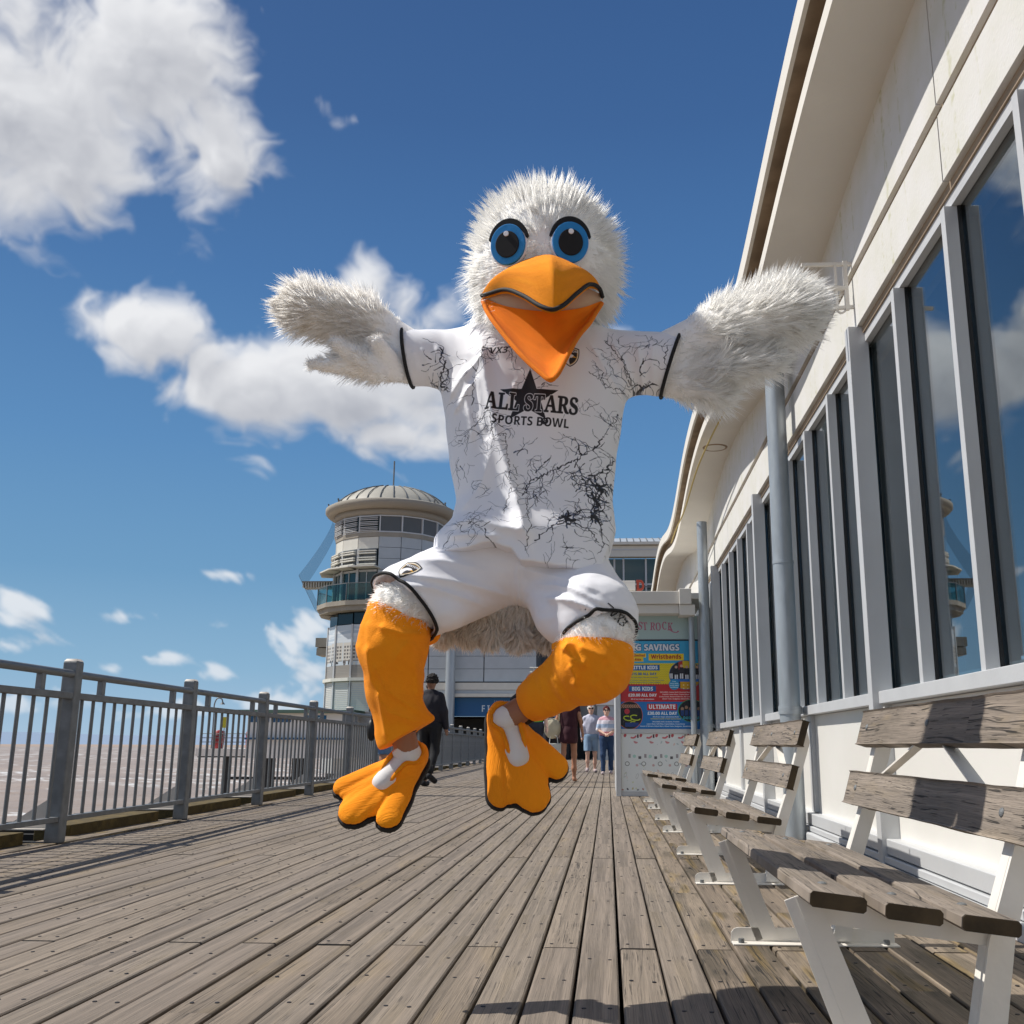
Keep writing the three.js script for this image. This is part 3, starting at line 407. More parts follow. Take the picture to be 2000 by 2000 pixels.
    disc(1040, 1020, 200, 160, '#3fae6a', () => { box(820, 840, 400, 400, '#16171d'); for (let i = 0; i < 5; i++) { c.fillStyle = '#a8846a'; c.beginPath(); c.arc(900 + i * 60, 990 - (i % 2) * 20, 24, 0, 7); c.fill(); c.fillStyle = '#1c3f7a'; c.fillRect(876 + i * 60, 1010, 48, 80); } text('DODGEMS', 1040, 1140, 54, '#3fb4c8', {}); });
  });
  part('poster', pl(.18, 1.25, .886, 2.082, z - .001), S({ map: poster, roughness: .22 }), t); part('poster_frame', [bx(.177, 1.254, 2.083, 2.1, z - .03, z + .006)], M.black, t);
  const deco = paint(1024, 768, (c, w, h) => {
    c.fillStyle = '#dfe3e2'; c.fillRect(0, 0, w, h); const r = rng(4);
    for (let k = 0; k < 5; k++) { const x = 40 + k * 205; c.fillStyle = '#b9525a'; c.beginPath(); c.ellipse(x + 10, 20, 18, 26, .3, 0, 7); c.fill(); c.beginPath(); c.arc(x + 110, 10, 44, .3, 2.2); c.lineWidth = 22; c.strokeStyle = '#c66066'; c.stroke(); c.fillStyle = '#55303c'; c.fillRect(x + 165, 6, 22, 48); c.fillStyle = '#c9878a'; c.beginPath(); c.arc(x + 150, 100, 30, .4, 3.4); c.fill(); }
    for (let i = 0; i < 30; i++) { const x = r() * w, y = 60 + r() * (h - 90); c.fillStyle = ['#cfd6b8', '#b9c4c4', '#d9c4bc', '#cfd8d4'][i & 3]; c.beginPath(); c.ellipse(x, y, 6 + r() * 16, 4 + r() * 7, r() * 3, 0, 7); c.fill(); }
    for (let k = 0; k < 5; k++) { const x = 90 + k * 205; c.fillStyle = '#9a9496'; c.fillRect(x, 270, 30, 50); c.fillStyle = '#a9cfc4'; c.beginPath(); c.arc(x + 78, 300, 22, 0, 7); c.fill(); c.fillStyle = '#55555a'; c.fillRect(x + 130, 300, 36, 36); }
    c.lineWidth = 8; c.strokeStyle = '#6c6f6c'; for (let k = 0; k < 5; k++) { c.beginPath(); c.arc(75 + k * 212, 400, 26, 0, 7); c.stroke(); c.fillStyle = '#c9a9a6'; c.beginPath(); c.arc(200 + k * 212, 420, 17, 0, 7); c.fill(); }
    c.lineWidth = 3; c.strokeStyle = '#9a9c9c'; for (let k = 0; k < 6; k++) { const x = 50 + k * 150; c.beginPath(); c.ellipse(x, 545 + 20 * (k % 2), 14, 34, .3, 0, 7); c.stroke(); }
    for (let k = 0; k < 16; k++) { c.fillStyle = ['#b98a82', '#5b5b5e', '#c0b78c', '#8c8f90'][k & 3]; c.beginPath(); c.ellipse(k * 66 + 10, 745 - 8 * (k % 3), 16, 11, k, 0, 7); c.fill(); }
  });
  part('lower_panel', bx(.177, 1.254, .059, .821, z - .05, z - .006), M.panel, t); part('panel_print', pl(.18, 1.25, .062, .819, z - .003), S({ map: deco, roughness: .35 }), t);
  // partly hidden roof sign
  const s = thing('roof_sign', 'white roof sign block with a red letter on the kiosk roof beside the wavy eave', 'sign', [0, 0, 0]);
  part('sign_box', bx(.05, .40, 2.785, 2.92, z - .1, z + .06, .006), M.white, s);
  const D = new THREE.Shape(); D.moveTo(0, 0); D.lineTo(0, .15); D.lineTo(.05, .15); D.bezierCurveTo(.12, .15, .12, 0, .05, 0); const hole = new THREE.Path(); hole.moveTo(.03, .03); hole.lineTo(.05, .03); hole.bezierCurveTo(.085, .03, .085, .12, .05, .12); hole.lineTo(.03, .12); D.holes.push(hole);
  const dg = extrude(D, .04, .002); dg.translate(.42, 2.783, z - .02); part('letter', dg, S({ color: lin(.42, .06, .03), roughness: .4 }), s);
}
// ---------------------------------------------------------------- tower
M.clad = paintM(41, [.70, .72, .735], .07, { scale: 4, rough: .45, metal: .1 }); M.cladDark = paintM(42, [.34, .36, .375], .1, { scale: 4 });
M.concrete = paintM(43, [.60, .575, .53], .2, { scale: 5, rough: .85 }); M.roofLead = paintM(44, [.66, .645, .60], .25, { scale: 5, rough: .6 }); M.slat = paintM(45, [.84, .83, .79], .06); M.joint = S({ color: lin(.10, .105, .11), roughness: .7 }); M.teal = new THREE.MeshPhysicalMaterial({ color: lin(.012, .05, .055), roughness: .05, ior: 1.6 }); M.blueSign = S({ color: lin(.012, .085, .20), roughness: .4 });
{
  const t = thing('round_tower', 'round grey tower with domed roof, spire, louvres and glass balcony at the pier end', 'tower', [-12.29, 0, -56]);
  const N = 16, DA = Math.PI * 2 / N, pt = (a, r, y) => [r * Math.sin(a), y, r * Math.cos(a)];
  const facet = (k, r0, r1, y0, y1, in0 = 0, in1 = 0) => { // a slab on facet k, r0 outer radius
    const a0 = k * DA, a1 = a0 + DA, A = V(...pt(a0, r0, 0)), B = V(...pt(a1, r0, 0)), d = B.clone().sub(A), L = d.length(), n = V((A.x + B.x) / 2, 0, (A.z + B.z) / 2).normalize();
    const g = bx(-L / 2 + in0, L / 2 - in1, y0, y1, -(r0 - r1), 0); g.rotateY(Math.atan2(n.x, n.z)); g.translate((A.x + B.x) / 2, 0, (A.z + B.z) / 2); return g; };
  const front = [-5, -4, -3, -2, -1, 0, 1, 2, 3, 4, 5];
  part('core', [lathe([[2.9, -1], [2.9, 13.2]], 32)], M.joint, t);
  part('dome', lathe([[3.35, 13.62], [3.1, 14.0], [2.6, 14.4], [2.0, 14.72], [1.3, 14.95], [.6, 15.06], [.001, 15.08]], 48), M.roofLead, t);
  for (let k = 0; k < 28; k++) { const a = k / 28 * Math.PI * 2; part('dome_seam', tube([pt(a, 3.33, 13.66), pt(a, 3.12, 14.02), pt(a, 2.62, 14.42), pt(a, 2.02, 14.74), pt(a, 1.32, 14.97)], .03, 10, 4), M.cladDark, t); }
  part('spire', rod([0, 15, 0], [0, 16.75, 0], .045, 8), M.galv, t);
  part('cornice', [lathe([[3.0, 13.2], [3.5, 13.2], [3.62, 13.28], [3.74, 13.42], [3.74, 13.62], [3.6, 13.7], [3.3, 13.66]], 64), lathe([[2.95, 12.86], [3.18, 12.92], [3.25, 13.2], [3.0, 13.2]], 48)], M.concrete, t);
  for (const a of [-1.2, -.75, .9, 1.15]) part('roof_fitting', bar(pt(a, 3.55, 13.68), pt(a, 3.62, 13.9), .07), M.cladDark, t);
  for (const k of front) {
    part('band', facet(k, 3.12, 2.9, 11.66, 11.9), M.concrete, t);
    const w = part('window', facet(k, 3.04, 2.92, 11.92, 12.85, .05, .05), k < 0 ? M.glassDark : paintDark(), t); part('frame', [facet(k, 3.1, 2.9, 11.9, 12.86, 0, 1.14), facet(k, 3.09, 2.9, 11.9, 11.97), facet(k, 3.09, 2.9, 12.8, 12.86)], M.frame, w);
    if (k < 0) tag(part('louvre', [0, 1, 2].flatMap((g) => [0, 1, 2].map((s) => facet(k, 3.22, 3.12, 11.98 + g * .3 + s * .085, 12.01 + g * .3 + s * .085, .12, .1))), M.frame, t), null, null, null, 'stuff');
    if (k >= 0) for (let j = 0; j < 7; j++) part('panel', facet(k, 3.09, 2.9, 7.42 + j * .61, 7.40 + (j + 1) * .61, .02, .02), M.clad, t);
    else {
      part('panel', facet(k, 3.09, 2.9, 11.0, 11.64, .02, .02), M.slat, t); part('window', facet(k, 3.04, 2.9, 9.9, 10.98, .04, .04), M.glassDark, t); part('pillar', facet(k, 3.16, 2.9, 7.6, 11.0, 0, 1.1), M.frame, t);
      tag(part('louvre', [0, 1, 2].flatMap((g) => [0, 1].map((s) => facet(k, 3.34, 3.2, 9.98 + g * .36 + s * .12, 10.04 + g * .36 + s * .12, .14, .1))), M.slat, t), null, null, null, 'stuff');
      part('louvre_backing', facet(k, 3.12, 3.06, 9.9, 11.0, .1, .08), M.cladDark, t);
      const d = part('balcony_door', facet(k, 3.03, 2.9, 8.15, 9.8, .08, .08), M.teal, t); part('frame', [facet(k, 3.08, 2.9, 8.15, 9.8, .55, .6), facet(k, 3.08, 2.9, 9.74, 9.86, .05, .05)], M.frame, d);
      if (k > -5) { const a = facet(k, 3.9, 3.0, 9.90, 9.97, 0, 0); part('awning', a, M.slat, t); }
    }
    if (k < 1) {
      const b = part('balcony', [facet(k, 3.95, 2.9, 7.86, 8.1), facet(k, 3.8, 2.9, 7.6, 7.86)], M.concrete, t); part('balcony_glass', facet(k, 3.93, 3.915, 8.14, 9.0, .03, .03), M.glassGreen, b); part('balcony_rail', [facet(k, 3.95, 3.9, 9.0, 9.04), facet(k, 3.95, 3.9, 8.1, 9.0, 0, 1.5)], M.galv, b);
    }
    if (k < 2) part('window', facet(k, 3.18, 2.9, 6.95, 7.55, .05, .05), M.glassDark, t);
  }
  function paintDark() { return M.cladDark; }
  // stayed wire screen on the seaward side
  part('screen', sheet((u, v) => { const yb = v < .5 ? lerp(13.0, 9.8, v * 2) : lerp(9.8, 7.9, v * 2 - 1), r = v < .5 ? lerp(3.3, 5.0, Math.pow(v * 2, 1.3)) : lerp(5.0, 4.0, v * 2 - 1); const a = lerp(-1.75, -1.2, u); return V(r * Math.sin(a), yb, r * Math.cos(a)); }, 6, 12), new THREE.MeshStandardMaterial({ color: lin(.02, .03, .05), transparent: true, opacity: .33, roughness: 1, side: THREE.DoubleSide }), t);
  part('awning', [bx(-4.9, -3.0, 9.58, 9.66, -.6, .4)], M.concrete, t); tag(part('awning_slat', Array.from({ length: 12 }, (_, i) => bx(-4.86 + i * .15, -4.80 + i * .15, 9.3, 9.58, -.6, .4)), M.slat, t), null, null, null, 'stuff');
  // printed mural band: a pale seafront scene on the panels
  const mural = paint(1024, 512, (c, w, h) => {
    const r = rng(9); const g = c.createLinearGradient(0, 0, 0, h); c.fillStyle = '#c3ccd3'; c.fillRect(0, 0, w, h); for (let i = 0; i < 40; i++) { c.fillStyle = ['#d7dbdf', '#b7c2cc', '#cfd4d8'][i % 3]; c.beginPath(); c.ellipse(r() * w, r() * 150, 40 + r() * 60, 12 + r() * 18, 0, 0, 7); c.fill(); }
    for (let x = -20; x < w; x += 96) { const q = 130 + r() * 40; c.fillStyle = '#c9c3b9'; c.fillRect(x, 170 + r() * 20, 92, 180); for (let j = 0; j < 4; j++) for (let i = 0; i < 5; i++) { c.fillStyle = '#6d6763'; c.fillRect(x + 6 + i * 17, 205 + j * 34, 10, 20); } c.fillStyle = '#8d8680'; c.fillRect(x, 345, 92, 10); }
    for (let i = 0; i < 90; i++) { const x = r() * w, y = 335 + r() * 40; c.fillStyle = ['#3e3b3b', '#5c5552', '#d6d0c6', '#857d76'][i & 3]; c.fillRect(x, y, 6 + r() * 10, 16 + r() * 26); c.beginPath(); c.arc(x + 5, y - 3, 5, 0, 7); c.fill(); }
    c.fillStyle = '#958e85'; c.fillRect(0, 392, w, 120); for (let i = 0; i < 40; i++) { c.strokeStyle = '#aaa298'; c.lineWidth = 2; c.beginPath(); const x = r() * w, y = 400 + r() * 110; c.moveTo(x, y); c.quadraticCurveTo(x + 40, y + 10 - r() * 20, x + 90, y + 8); c.stroke(); }
  });
  const mm = S({ map: mural, roughness: .25 });
  front.forEach((k, i) => { const g = facet(k, 3.26, 2.9, 4.12, 6.9, .012, .012), p = g.attributes.position, uv = g.attributes.uv; for (let q = 0; q < p.count; q++) { const a = Math.atan2(p.getX(q), p.getZ(q)); uv.setXY(q, (a + 2) / 4, (p.getY(q) - 4.12) / 2.78); } part('mural_panel', g, mm, t); part('fin', facet(k, 3.31, 2.9, 2.4, 6.92, 0, 1.2), M.frame, t); part('ledge', facet(k, 3.42, 2.9, 3.93, 4.1), M.slat, t); const s = part('shutter', facet(k, 3.24, 2.9, 2.3, 3.9, .1, .1), M.slat, t); tag(part('shutter_rib', Array.from({ length: 16 }, (_, j) => facet(k, 3.255, 3.2, 2.33 + j * .098, 2.37 + j * .098, .1, .1)), M.frame, s), null, null, null, 'stuff'); });
  part('base', lathe([[3.2, -.8], [3.2, 2.35]], 32), M.clad, t);
  part('side_box', [bx(-3.9, -3.1, 5.95, 6.45, -.9, .5), bx(-3.85, -3.1, 5.5, 5.9, -.9, .4)], M.concrete, t);
}
// ---------------------------------------------------------------- long building with the blue shop sign
{
  const z = -50, t = thing('arcade_hall', 'grey panelled hall with a blue fish shop sign and dark open front', 'building');
  part('body', bx(-11.5, -3.52, 3.6, 8.6, z - .12, z - 9), M.joint, t);
  for (let j = 0; j < 8; j++) for (const [a, b] of [[-11.5, -8.87], [-8.85, -6.1], [-6.08, -3.5]]) part('panel', bx(a + .015, b - .015, 3.72 + j * .625, 3.72 + (j + 1) * .625 - .018, z - .13, z), M.clad, t);
  part('side_wall', bx(-3.52, -2.6, 3.6, 8.6, z - 4, z - 9), M.cladDark, t);
  part('canopy', [bx(-11.5, 4, 3.30, 3.64, z - .5, z + .35), bx(-11.5, 4, 2.96, 3.12, z - .5, z + .42)], M.slat, t); part('canopy', bx(-11.5, 4, 3.13, 3.29, z - .5, z + .3), M.clad, t);
  const sign = paint(1024, 128, (c, w, h) => { c.fillStyle = '#0f5488'; c.fillRect(0, 0, w, h); c.fillStyle = '#c7d3dc'; c.font = 'bold 62px sans-serif'; let x = 575; for (const k of 'FISH') { c.fillText(k, x, 98); x += k === 'I' ? 32 : 48; } c.font = '18px sans-serif'; x = 680; for (const k of 'TRADITIONAL') { c.fillText(k, x, 34); x += 17; } });
  part('sign_board', bx(-11, -3.5, 2.04, 2.95, z - .1, z - .004), M.blueSign, t); part('sign_print', sheet((u, v) => V(lerp(-9.6, -3.52, u), lerp(2.05, 2.94, v), z), 1, 1), S({ map: sign, roughness: .4 }), t);
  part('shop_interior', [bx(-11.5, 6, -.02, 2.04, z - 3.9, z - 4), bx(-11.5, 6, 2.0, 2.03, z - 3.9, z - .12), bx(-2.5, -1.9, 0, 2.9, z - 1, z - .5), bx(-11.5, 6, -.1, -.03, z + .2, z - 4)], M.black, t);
  part('column', rod([-7.66, 0, z + .55], [-7.66, 9, z + .55], .24, 20), M.pipe, t);
  const pq = part('plaque', [rod([-7.66, .75, z + .55], [-7.66, 1.45, z + .55], .25, 20)], M.blueSign, t); part('plaque_mark', [new THREE.TorusGeometry(.09, .02, 6, 16).translate(-7.66, 1.22, z + .81), bx(-7.78, -7.54, .86, .93, z + .79, z + .81)], M.white, pq);
  const w = part('upper_window', [bx(-2.6, 4, 3.7, 8.0, z - 4.1, z - 4)], M.teal, t); part('frame', [...[-2.6, -1.2, .2, 1.6, 3].map((x) => bx(x - .06, x + .06, 3.7, 8, z - 4, z - 3.93)), ...[4.6, 5.8, 7].map((y) => bx(-2.6, 4, y - .05, y + .05, z - 4, z - 3.94))], M.frame, w);
  part('handrail', [3.95, 4.16, 4.37].map((y) => rod([-3.8, y, z + .3], [3, y, z + .3], .035, 6)).concat([-3.6, -2, -.4, 1.2].map((x) => rod([x, 3.6, z + .3], [x, 4.4, z + .3], .03, 6))), M.slat, t);
  part('stall_front', bx(-.55, .6, 2.55, 2.95, z + .2, z + 1.2), M.white, t); part('stall_body', bx(-.5, .6, 0, 2.54, z + .3, z + 1.1), M.clad, t);
}
{
  const z = -58, t = thing('rear_hall', 'tall hall with grey standing seam roof and green windows behind the kiosk', 'building');
  const arc = (y) => 0; part('body', bx(-3, 9, 0, 11.3, z - .3, z - 9), M.clad, t);
  const rp = (x, v) => V(x, lerp(12.2, 13.15, Math.sin(v * 1.35) / Math.sin(1.35)), z + .5 - v * 4.2);
  part('roof', sheet((u, v) => rp(lerp(-3.2, 9.2, u), v), 2, 10), M.clad, t);
  for (let i = 0; i < 32; i++) { const x = -3.1 + i * .39; part('roof_seam', tube([0, .2, .4, .7, 1].map((v) => rp(x, v).add(V(0, .02, 0))), .028, 8, 4), M.cladDark, t); }
  part('eave', [bx(-3.2, 9.2, 12.03, 12.19, z - .3, z + .55), bx(-3.1, 9.1, 11.35, 12.0, z - .3, z + .3)], M.slat, t); part('eave_line', bx(-3.15, 9.15, 11.72, 11.8, z - .3, z + .32), M.frame, t);
  for (let i = 0; i < 9; i++) { const a = -2.9 + i * 1.3, w = part('window', bx(a, a + 1.22, 8.6, 11.3, z - .25, z - .2), M.teal, t); part('frame', [bx(a - .07, a + .03, 8.6, 11.3, z - .3, z - .1), bx(a, a + 1.25, 9.75, 9.85, z - .28, z - .15), ...(i % 3 === 2 ? [bx(a, a + .75, 10.7, 10.8, z - .28, z - .14), bx(a, a + .75, 10.2, 10.3, z - .28, z - .14), bx(a + .7, a + .8, 8.6, 11.3, z - .28, z - .13)] : [])], M.frame, w); }
  part('handrail', [9.3, 9.6].map((y) => rod([-3, y, z + .2], [9, y, z + .2], .03, 6)), M.galv, t);
}
// ---------------------------------------------------------------- side jetty seen through the railing
{
  const z = -62, t = thing('side_jetty', 'white edged jetty on dark piles seen through the railing bars', 'jetty');
  part('deck', bx(-25.1, -9, -.04, .41, z, z - 12), M.white, t); part('beam', bx(-25, -9, -.12, -.045, z - .1, z - 12), M.black, t);
  for (const [x, w] of [[-23.6, .35], [-21.2, .7], [-19.3, .9], [-17.2, .7], [-15, .9], [-12.4, .8]]) { part('pile', bx(x, x + w, -6.6, -.12, z - 1.2, z - .6), M.black, t); }
  part('brace', [bar([-23.5, -1.35, z - .9], [-12, -1.35, z - .9], .16), bar([-22, -2.4, z - .9], [-20, -5.6, z - .9], .09), bar([-18.6, -2.2, z - .9], [-16.9, -5.6, z - .9], .09), bar([-14.9, -2.4, z - .9], [-13.2, -5.8, z - .9], .09)], M.black, t);
  part('guard_rail', [.8, 1.05, 1.3].map((y) => rod([-24.9, y, z - .2], [-10, y, z - .2], .025, 6)).concat(Array.from({ length: 20 }, (_, i) => rod([-24.9 + i * .78, .41, z - .2], [-24.9 + i * .78, 1.35, z - .2], .03, 6))), M.galv, t);
  const lamp = thing('lamp_post', 'slim hooked lamp post standing on the jetty beyond the railing', 'lamp post', [-24.5, .41, z - .9]);
  part('pole', tube([[0, 0, 0], [0, 2, 0], [0, 2.75, 0], [.16, 3.05, 0], [.42, 3.02, 0], [.5, 2.85, 0]], .04, 40, 6), M.galv, lamp); part('lamp_shade', new THREE.ConeGeometry(.16, .2, 10).translate(.5, 2.78, 0), M.cladDark, lamp);
  const ys = thing('notice', 'small yellow notice on a post of the jetty rail', 'sign', [-23.5, 0, z - .1]); part('board', bx(-.1, .16, 1.65, 2.3, -.02, .02), S({ color: lin(.5, .46, .03), roughness: .5 }), ys); part('post', rod([0, .41, -.05], [0, 2.2, -.05], .03, 6), M.galv, ys);
  const RED = S({ color: lin(.33, .02, .025), roughness: .45 });
  const b0 = thing('litter_bin', 'red leaning litter bin at the left end of the jetty', 'bin', [-24.0, .41, z - .7]); part('barrel', [lathe([[.001, 0], [.3, 0], [.36, .55], [.34, 1.05], [.001, 1.12]], 18)], RED, b0); part('rim', new THREE.TorusGeometry(.35, .03, 6, 18).rotateX(Math.PI / 2).translate(0, .8, 0), M.cladDark, b0);
  const b1 = thing('litter_bin', 'red domed litter bin in the middle of the jetty', 'bin', [-21.9, .41, z - .7]); part('barrel', [lathe([[.001, 0], [.36, 0], [.4, .9], [.3, 1.15], [.001, 1.22]], 18)], RED, b1); part('rim', new THREE.TorusGeometry(.4, .03, 6, 18).rotateX(Math.PI / 2).translate(0, .85, 0), M.cladDark, b1);
  const k = thing('snack_kiosk', 'small kiosk with flat green roof and blue order signs below the tower', 'kiosk', [-16, 0, -52]);
  part('body', bx(-2.1, 3.2, 0, 2.2, -1.5, 1), M.white, k); part('roof', bx(-2.9, 3.4, 2.21, 2.36, -1.7, 1.4), S({ color: lin(.12, .2, .15), roughness: .6 }), k); part('counter', bx(-2.1, 3.2, .9, 1.0, 1.0, 1.3), M.blueSign, k);
  const ot = paint(256, 64, (c, w, h) => { c.fillStyle = '#17628f'; c.fillRect(0, 0, w, h); c.fillStyle = '#cfe0e8'; c.font = 'bold 44px sans-serif'; c.textAlign = 'center'; c.fillText('ORDER', w / 2, 48); });
  for (const x of [-2, -.9, .9]) { part('order_sign', sheet((u, v) => V(lerp(x, x + 1, u), lerp(1.75, 2.1, v), 1.01), 1, 1), x < .5 ? M.blueSign : S({ map: ot }), k); }
}
// ---------------------------------------------------------------- passers-by
const skinTex = (seed, c) => paintM(seed, c, .1, { scale: 10, rough: .55, bump: .0002 });
function makePerson(label, pos, turn, h, o) {
  const t = thing('person', label, 'person', pos, turn), k = h / 1.75, s = (p) => p.map((x) => x * k);
  const B = o.bulk ?? 1, lg = o.legs ?? [[.16, .06], [-.14, .02]], J = {};             // lg: [forward swing of foot, lift] for left/right
  const skin = o.skin ?? skinTex(51, [.80, .62, .52]);
  const sh = 1.43, hipY = .93;
  const arms = o.arms ?? [[[.215, 1.16, -.02], [.235, .92, .08]], [[-.215, 1.16, .02], [-.235, .92, -.06]]];
  const limbs = [], top = [], bottom = [], shoes = [], hands = [];
  [-1, 1].forEach((sd, i) => {
    const [fw, up] = lg[i], knee = [sd * .098, .50 + up * .4, fw * .5 + .03], ank = [sd * .1, .085 + up, fw - (up > .04 ? .1 : 0)], hip = [sd * .092, hipY - .02, 0], toe = [ank[0] + sd * .02, Math.max(.035, up * .4 + .035), ank[2] + .15];
    limbs.push(cap(s(hip), s(knee), .078 * k, .052 * k), cap(s(knee), s([ank[0], ank[1] + .16, (ank[2] + knee[2]) / 2 - .01]), .052 * k, .048 * k), cap(s([ank[0], ank[1] + .16, (ank[2] + knee[2]) / 2 - .01]), s(ank), .048 * k, .034 * k), cap(s([ank[0], ank[1] - .04, ank[2] - .02]), s(toe), .036 * k, .03 * k));
    shoes.push(cap(s([ank[0], ank[1] - .035, ank[2] - .035]), s([toe[0], toe[1] + .005, toe[2]]), .047 * k, .043 * k));
    const cut = o.hem ?? .09, kn = cut > .5 ? [lerp(hip[0], knee[0], (hipY - cut) / (hipY - knee[1])), cut, lerp(0, knee[2], (hipY - cut) / (hipY - knee[1]))] : knee;
    bottom.push(cap(s(hip), s(kn), .098 * k * B, (cut > .5 ? .085 : .066) * k * B)); if (cut < .5) bottom.push(cap(s(knee), s([ank[0], ank[1] + cut - .05, ank[2]]), .066 * k * B, .056 * k * B));
    const S0 = [sd * .158 * (B * .5 + .5), sh - .035, 0], [el, wr] = arms[i];
    limbs.push(cap(s(S0), s(el), .05 * k, .039 * k), cap(s(el), s(wr), .039 * k, .028 * k));
    const sl = o.sleeve ?? 1, e2 = sl < .5 ? S0.map((v, q) => lerp(v, el[q], sl * 2)) : el; top.push(cap(s(S0), s(e2), .062 * k * B, .054 * k * B), cap(s([sd * .03, 1.475, -.01]), s([sd * .13, 1.425, -.005]), .05 * k, .048 * k)); if (sl >= .99) top.push(cap(s(el), s(wr), .056 * k * B, .043 * k * B));
    const d = V(wr[0] - el[0], wr[1] - el[1], wr[2] - el[2]).normalize(), W = V(...wr), q = (a, b, c) => W.clone().addScaledVector(d, a).add(V(0, b * .3, c + b * .1)).toArray();
    const hf = [ell(s(q(.045, 0, 0)), [.03 * k, .05 * k, .042 * k]), ...[-.03, -.01, .01, .03].map((c, n) => cap(s(q(.075, 0, c)), s(q(.15 - Math.abs(n - 1.4) * .012, .03, c * 1.1)), .0105 * k, .008 * k)), cap(s(q(.02, 0, .03)), s(q(.085, .02, .066)), .012 * k, .009 * k)];
    const c = s(q(.07, 0, .01)); hands.push(nets(blend(hf, .008), c.map((v) => v - .13 * k), c.map((v) => v + .13 * k), .0085));
  });
  const hd = o.head ?? 0, H = (x, y, z) => [x * Math.cos(hd) + z * Math.sin(hd), y, -x * Math.sin(hd) + z * Math.cos(hd)];
  const headF = blend([ell(s([0, 1.635, 0]), [.077 * k, .108 * k, .095 * k]), cap(s(H(0, 1.57, .035)), s(H(0, 1.56, .05)), .045 * k), cap(s(H(0, 1.64, .085)), s(H(0, 1.612, .104)), .009 * k, .015 * k), cap(s(H(-.078, 1.62, -.005)), s(H(-.08, 1.645, -.008)), .014 * k), cap(s(H(.078, 1.62, -.005)), s(H(.08, 1.645, -.008)), .014 * k)], .02);
  const bodyF = blend([headF, cap(s([0, 1.46, -.01]), s([0, 1.56, 0]), .052 * k), ell(s([0, 1.22, 0]), [.15 * k, .25 * k, .1 * k]), ell(s([0, .98, 0]), [.145 * k, .13 * k, .105 * k]), ...limbs], .035);
  const lo = [-.42 * k, -.01, -.35 * k], hi = [.42 * k, 1.8 * k, .42 * k];
  part('body', [nets(bodyF, lo, hi, .017), ...hands], skin, t);
  const seed = pos[2] * 3.3, fold = (x, y, z) => (fbm(x * 11, y * 5, z * 11 + seed, 2) - .5) * .03;
  const torso = blend([ell(s([0, 1.25, 0]), [.178 * k * B, .225 * k, .125 * k * B]), ell(s([0, 1.08, 0]), [.172 * k * B, .2 * k, .132 * k * B]), ...top], .05);
  const tb = o.topBottom ?? .93; let tf = cutBy((x, y, z) => torso(x, y, z) + fold(x, y, z), plane(s([0, tb, 0]), [0, -1, 0]), .01); tf = cutBy(tf, plane(s([0, 1.515, 0]), [0, 1, .25]), .02);
  part(o.topName ?? 'shirt', nets(tf, lo, hi, .017), o.topMat, t);
  if (o.bottomMat) { let bf = blend([ell(s([0, .95, 0]), [.168 * k * B, .13 * k, .125 * k * B]), ...bottom], .04); if (o.skirt) bf = blend([ell(s([0, 1.0, 0]), [.16 * k, .2 * k, .125 * k]), cap(s([0, .9, .01]), s([0, o.hem + .1, .02]), .17 * k, .185 * k)], .05); const g0 = bf; bf = cutBy((x, y, z) => g0(x, y, z) + fold(x, y, z) * .8, plane(s([0, o.hem ?? .09, 0]), [0, -1, 0]), .008); part(o.bottomName ?? 'trousers', nets(bf, lo, hi, .017), o.bottomMat, t); }
  if (o.shoeMat) part('shoes', shoes.map((f) => nets(cutBy(f, plane([0, .002, 0], [0, -1, 0]), .01), lo, [hi[0], .4, hi[2]], .014)), o.shoeMat, t);
  if (o.hair) { const hs = [ell(s(H(0, 1.665, -.02)), [.094 * k, .105 * k, .108 * k])]; if (o.hair === 'long') hs.push(ell(s(H(0, 1.56, -.06)), [.09 * k, .15 * k, .06 * k])); let hf = blend(hs, .03); const n0 = hf; hf = (x, y, z) => n0(x, y, z) + (fbm(x * 42, y * 42, z * 42, 3) - .5) * .035 * (o.curl ?? 1); const fc = H(0, 1.69, .075), fn = H(0, -.62, .8); hf = cutBy(hf, (x, y, z) => plane(s(fc), fn)(x, y, z), .01); hf = cutBy(hf, plane(s([0, o.hairLow ?? 1.57, 0]), [0, -1, 0]), .02); part('hair', nets(hf, lo.map((v, i) => i === 1 ? 1.3 * k : v * .5), hi.map((v, i) => i === 1 ? v + .05 : v * .5), .011), o.hairMat, t); }
  if (o.beard) part('beard', nets(cutBy(ell(s(H(0, 1.56, .04)), [.066 * k, .05 * k, .062 * k]), plane(s([0, 1.585, 0]), [0, 1, 0]), .01), lo.map((v, i) => i === 1 ? 1.4 * k : v * .5), hi.map((v, i) => i === 1 ? 1.75 * k : v * .5), .010), o.hairMat, t);
  const eye = (x) => s(H(x, 1.655, .088)); if (o.glasses) part('sunglasses', [-.036, .036].map((x) => { const g = new THREE.SphereGeometry(.027 * k, 10, 8); g.scale(1, .8, .5); g.rotateY(hd); g.translate(...eye(x)); return g; }).concat([bar(s(H(-.078, 1.66, .0)), s(H(-.062, 1.66, .075)), .008), bar(s(H(.078, 1.66, .0)), s(H(.062, 1.66, .075)), .008), bar(s(H(-.03, 1.66, .098)), s(H(.03, 1.66, .098)), .008)]), M.black, t); else part('eyes', [-.034, .034].map((x) => new THREE.SphereGeometry(.012 * k, 8, 6).translate(...s(H(x, 1.65, .081)))), M.black, t);
  part('mouth', bar(s(H(-.024, 1.578, .088)), s(H(.024, 1.578, .088)), .007, .005), S({ color: lin(.32, .1, .09) }), t);
  return [t, k];
}
